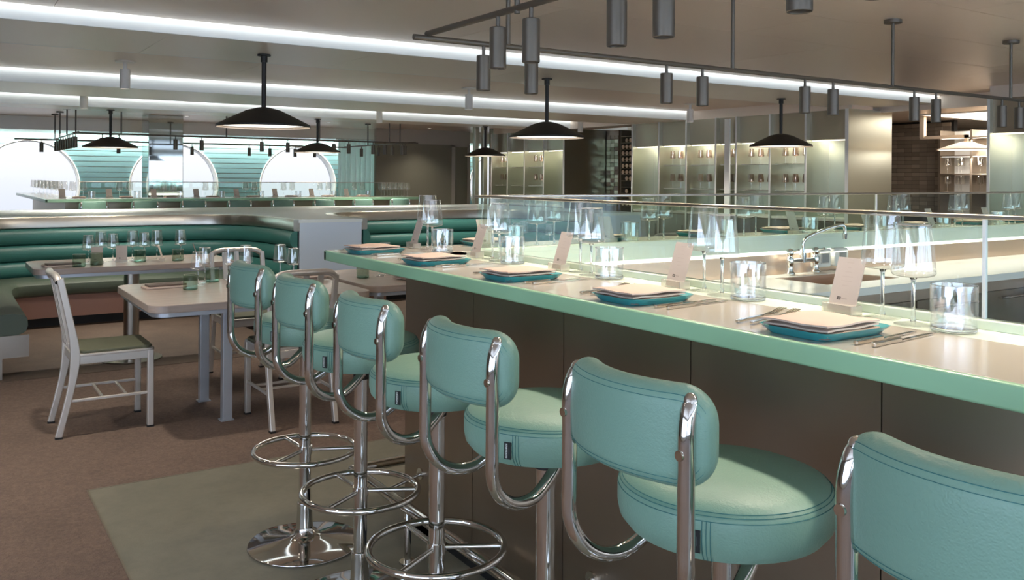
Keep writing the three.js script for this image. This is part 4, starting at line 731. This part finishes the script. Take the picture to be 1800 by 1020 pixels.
// ---------------------------------------------------------------- steel cabinet wall on the right
{
  const X = 9.5, XB = 9.98, HT = 2.295;
  const wine = M.farGlass, smoky = P({ color: '#e2d4ca', transmission: 1, thickness: 0, roughness: 0.0, ior: 2.3, side: THREE.DoubleSide });
  const wall = (fins, who, gap) => fins.slice(0, -1).forEach((za, i) => {
    const zb = fins[i + 1], w = zb - za, kind = who[i];
    const lab = { glass: 'steel display cabinet with shelves of stemmed glasses', few: 'steel display cabinet with bare lit shelves', plain: 'steel cabinet with plain brushed back' }[kind];
    const c = thing('display_cabinet', `${lab}, ${ORD[fins.length - 2 - i]} from the ${gap}`, 'cabinet', [X, 0, za], 0, { glass: 'display cabinets filled with glasses', few: 'display cabinets with bare shelves', plain: 'plain steel cabinets' }[kind]);
    mesh('side_fin', bb(0, 0.48, 0, HT, 0, 0.03), M.steelWall, c); mesh('fin_highlight', bb(-0.008, 0, 0, HT, 0.002, 0.028), M.white, c, 'white strip painted as the highlight on the fin edge');  // highlight along each fin is painted as a white strip
    mesh('back_panel', bb(0.46, 0.48, 0, HT, 0.03, w), M.steelWall, c);
    mesh('fascia', bb(0.06, 0.08, 1.92, HT, 0.03, w), M.steelDark, c); mesh('base_cabinet', bb(0.03, 0.46, 0.06, 0.88, 0.03, w), M.steelDark, c); mesh('base_top', bb(0.01, 0.46, 0.88, 0.91, 0.03, w), M.worktop, c);
    const d = mesh('door', bb(0.012, 0.03, 0.08, 0.86, 0.036, w - 0.006), M.steel, c); mesh('handle', rod([0.0, 0.45, w - 0.06], [0.0, 0.7, w - 0.06], 0.006), M.chrome, d); mesh('plinth', bb(0.08, 0.46, 0, 0.06, 0.03, w), M.black, c);
    mesh('led_strip', bb(0.085, 0.105, 1.905, 1.915, 0.05, w - 0.02), M.glowNeutral, c, 'glowing light strip');
    area(scene, X + 0.12, 1.90, za + w / 2, 0.03, w - 0.08, CAB_I, NEUTRAL, V3(0.6, -1, 0));
    if (kind !== 'plain') for (const y of [1.62, 1.26]) {
      mesh('shelf', bb(0.10, 0.46, y - 0.012, y, 0.031, w - 0.001), M.pane, c, 'glass shelf'); mesh('shelf_edge', bb(0.094, 0.10, y - 0.012, y, 0.031, w - 0.001), M.steel, c);
      if (kind === 'glass') for (let k = 0; k < 5; k++) dup(wine, [X + 0.2 + (k % 2) * 0.1, y + 0.0005, za + 0.12 + k * (w - 0.2) / 4.6], 0, 'stemmed glass standing on a lit shelf of the steel cabinets', 'glasses in the steel cabinets').children[0].material = smoky;
    }
  });
  wall([-15.21, -14.61, -14.01, -13.37, -12.75], ['glass', 'few', 'glass', 'plain'], 'tile pier');
  wall([-10.88, -10.25, -9.65, -9.05, -8.66, -8.06, -7.47, -6.86], ['plain', 'glass', 'glass', 'glass', 'glass', 'glass', 'plain'], 'passage');
  wall([-5.09, -4.4, -3.7, -3.0], ['plain', 'plain', 'plain'], 'passage on its near side');
  const endFin = (z, dx, label) => { const e = thing('steel_fin', label, 'panel', [X, 0, z]); mesh('panel', bb(0, dx, 0, HT, 0, 0.05), M.steelWall, e); mesh('fin_highlight', bb(-0.008, 0, 0, HT, 0.002, 0.048), M.white, e); };  // end fins carry the same painted highlight strip
  endFin(-12.75, 0.95, 'wide brushed steel panel before the glass tile pier'); endFin(-6.86, 0.9, 'wide brushed steel end panel beside the dark tiled passage');
  const wp = thing('white_post', 'tall white post rising to the end of the pale beam by the cabinets', 'post', [X - 0.02, 0, -8.78]); mesh('shaft', bb(-0.03, 0.0, 0, HT - 0.03, -0.04, 0.05), M.white, wp); mesh('foot', bb(-0.035, 0.0, 0, 0.06, -0.045, 0.055), M.white, wp);
  // fascia over the cabinets up to the ceiling
  const tr = struct('trim_1'); mesh('bulkhead', [bb(X + 0.05, XB, HT, H1, -15.21, -6.8), bb(X + 0.05, XB, HT, H1, -5.09, ZF)], M.ceil, tr);
  // pier of glass tiles and bottle rack between the two cabinet groups
  const pier = thing('tiled_pier', 'pier faced with glinting olive glass tiles between the steel cabinets', 'pier', [10.46, 0, -12.69]);
  mesh('core', bb(0.012, 0.35, 0, HT, 0, 0.345), M.darkTile, pier);
  const tg = uvBox(new RoundedBoxGeometry(0.012, 0.066, 0.106, 1, 0.003)), tm = [M.glassTile, M.darkTile, P({ color: '#d3d6bd', roughness: 0.12, metalness: 0.5 }), P({ color: '#8c8f76', roughness: 0.1, metalness: 0.5 })];
  for (let r = 0; r < 18; r++) for (let k = 0; k < 3; k++) { const o = mesh('tile', tg, tm[Math.floor(rnd() * 4)], pier); o.position.set(0.006, 0.94 + r * 0.072, 0.06 + k * 0.112); o.rotation.set(0, rr(-0.05, 0.05), rr(-0.06, 0.06)); }
  const rk = thing('bottle_rack', 'dark bottle rack with pale bottle ends beside the glass tile pier', 'rack', [10.5, 0, -12.33]);
  mesh('frame', [bb(0.0, 0.3, 0, HT, 0, 0.02), bb(0, 0.3, 0, HT, 0.85, 0.87), bb(0.28, 0.3, 0, HT, 0.02, 0.85)], M.wallDark, rk);
  for (let r = 0; r < 12; r++) mesh('rack_shelf', bb(0.0, 0.28, 0.9 + r * 0.115, 0.912 + r * 0.115, 0.02, 0.85), M.wallDark, rk);
  const bt = thing('wine_bottle', 'wine bottle lying in the dark rack', 'bottle', [0, 0, 0], 0, 'bottles in the dark rack');
  mesh('body', lathe([[0, 0], [0.034, 0.0], [0.037, 0.004], [0.037, 0.17], [0.03, 0.195], [0.014, 0.22], [0.014, 0.27], [0, 0.27]], 12).rotateZ(-Math.PI / 2), P({ color: '#5d5a35', roughness: 0.1, clearcoat: 1 }), bt); mesh('capsule', lathe([[0, 0], [0.037, 0.0], [0.037, 0.012], [0, 0.012]], 12).rotateZ(-Math.PI / 2).translate(-0.0125, 0, 0), M.cream, bt);
  let u = false; for (let r = 0; r < 11; r++) for (let k = 0; k < 8; k++) { if (rnd() < 0.35) continue; const p = [10.503, 0.912 + r * 0.115 + 0.0375, -12.33 + 0.08 + k * 0.1]; if (!u) { u = true; bt.position.set(...p); } else dup(bt, p, 0); }
  // passage beyond the end panel: dark tiled wall, lit glass shelves, cream lamp
  mesh('soffit', bb(10.15, XR, 2.272, H1, -8.4, -5.0), M.ceil, tr);
  const dt = thing('tiled_wall', 'dark brown tiled wall at the end of the passage', 'wall', [12.1, 0, -8.2]);
  mesh('backing', bb(0.012, 0.1, 0, 2.268, 0, 1.24), M.black, dt);
  const dg = uvBox(new RoundedBoxGeometry(0.012, 0.057, 0.117, 1, 0.003)), dm = [M.darkTile, S({ color: '#978b7c', roughness: 0.15 }), S({ color: '#83776a', roughness: 0.2 })];
  for (let r = 0; r < 22; r++) for (let k = 0; k < 10; k++) { const o = mesh('tile', dg, dm[Math.floor(rnd() * 3)], dt); o.position.set(0.006, 0.95 + r * 0.06, 0.062 + k * 0.12); o.rotation.z = rr(-0.05, 0.05); o.rotation.y = rr(-0.04, 0.04); }
  const sh = thing('glass_shelving', 'tall lit shelving crowded with stemmed glasses in the passage', 'shelving', [11.7, 0, -6.95]);
  mesh('back_panel', bb(0.36, 0.38, 0, 2.1, 0, 0.95), M.white, sh); for (const z of [0, 0.45, 0.92]) mesh('upright', bb(0, 0.36, 0, 2.1, z, z + 0.03), M.steelDark, sh);
  for (const y of [1.25, 1.5, 1.75, 2.0]) for (const z of [0.03, 0.48]) mesh('shelf', bb(0, 0.36, y - 0.015, y, z, z + (z > 0.1 ? 0.44 : 0.42)), M.steelDark, sh);
  for (const y of [1.728, 1.978]) { mesh('led_strip', bb(0.02, 0.04, y, y + 0.006, 0.04, 0.91), M.glowNeutral, sh, 'glowing light strip'); area(scene, 11.74, y - 0.004, -6.47, 0.03, 0.85, CAB_I, NEUTRAL, V3(0.5, -1, 0)); }
  for (const y of [1.25, 1.5]) for (let k = 0; k < 8; k++) dup(wine, [11.79 + (k % 2) * 0.1, y + 0.0005, -6.95 + 0.085 + (k % 4) * 0.1 + (k > 3 ? 0.455 : 0)], 0, 'stemmed glass on the lit shelving in the passage', 'glasses on the passage shelving');
  const lp = thing('ceiling_arm_lamp', 'cream cone lamp on a jointed ceiling arm in the passage', 'lamp', [11.0, 0, -6.2]);
  mesh('arm', [bb(-0.06, 0.0, 1.97, 2.27, -0.56, -0.50), bb(-0.05, -0.01, 1.95, 1.99, -0.56, 0.08), bb(-0.05, -0.01, 1.89, 1.99, 0.04, 0.08)], M.cream, lp);
  mesh('shade', lathe([[0.0, 1.905], [0.05, 1.90], [0.08, 1.895], [0.34, 1.805], [0.34, 1.795]], 40).translate(-0.03, 0, 0.06), M.cream, lp); mesh('lamp_diffuser', lathe([[0, 1.798], [0.33, 1.798]], 36).translate(-0.03, 0, 0.06), M.glowPend, lp, 'glowing diffuser');
  area(scene, 10.97, 1.79, -6.14, 0.5, 0.5, PENDANT_I, NEUTRAL);
  const lpn = thing('ceiling_light_panel', 'flat glowing ceiling light panel over the passage', 'light panel', [11.7, 2.271, -6.2]); mesh('frame', [bb(-0.9, 0.9, -0.016, 0, -0.47, -0.45), bb(-0.9, 0.9, -0.016, 0, 0.45, 0.47), bb(-0.9, -0.88, -0.016, 0, -0.45, 0.45), bb(0.88, 0.9, -0.016, 0, -0.45, 0.45)], M.paint, lpn); mesh('light_diffuser', bb(-0.88, 0.88, -0.012, -0.004, -0.45, 0.45), M.glowPend, lpn, 'glowing diffuser');
  area(scene, 11.7, 2.25, -6.2, 1.7, 0.85, 3.5, NEUTRAL);
}

scene.traverse(o => { if (o.isMesh) { o.castShadow = true; o.receiveShadow = true; } });
renderer.render(scene, camera);
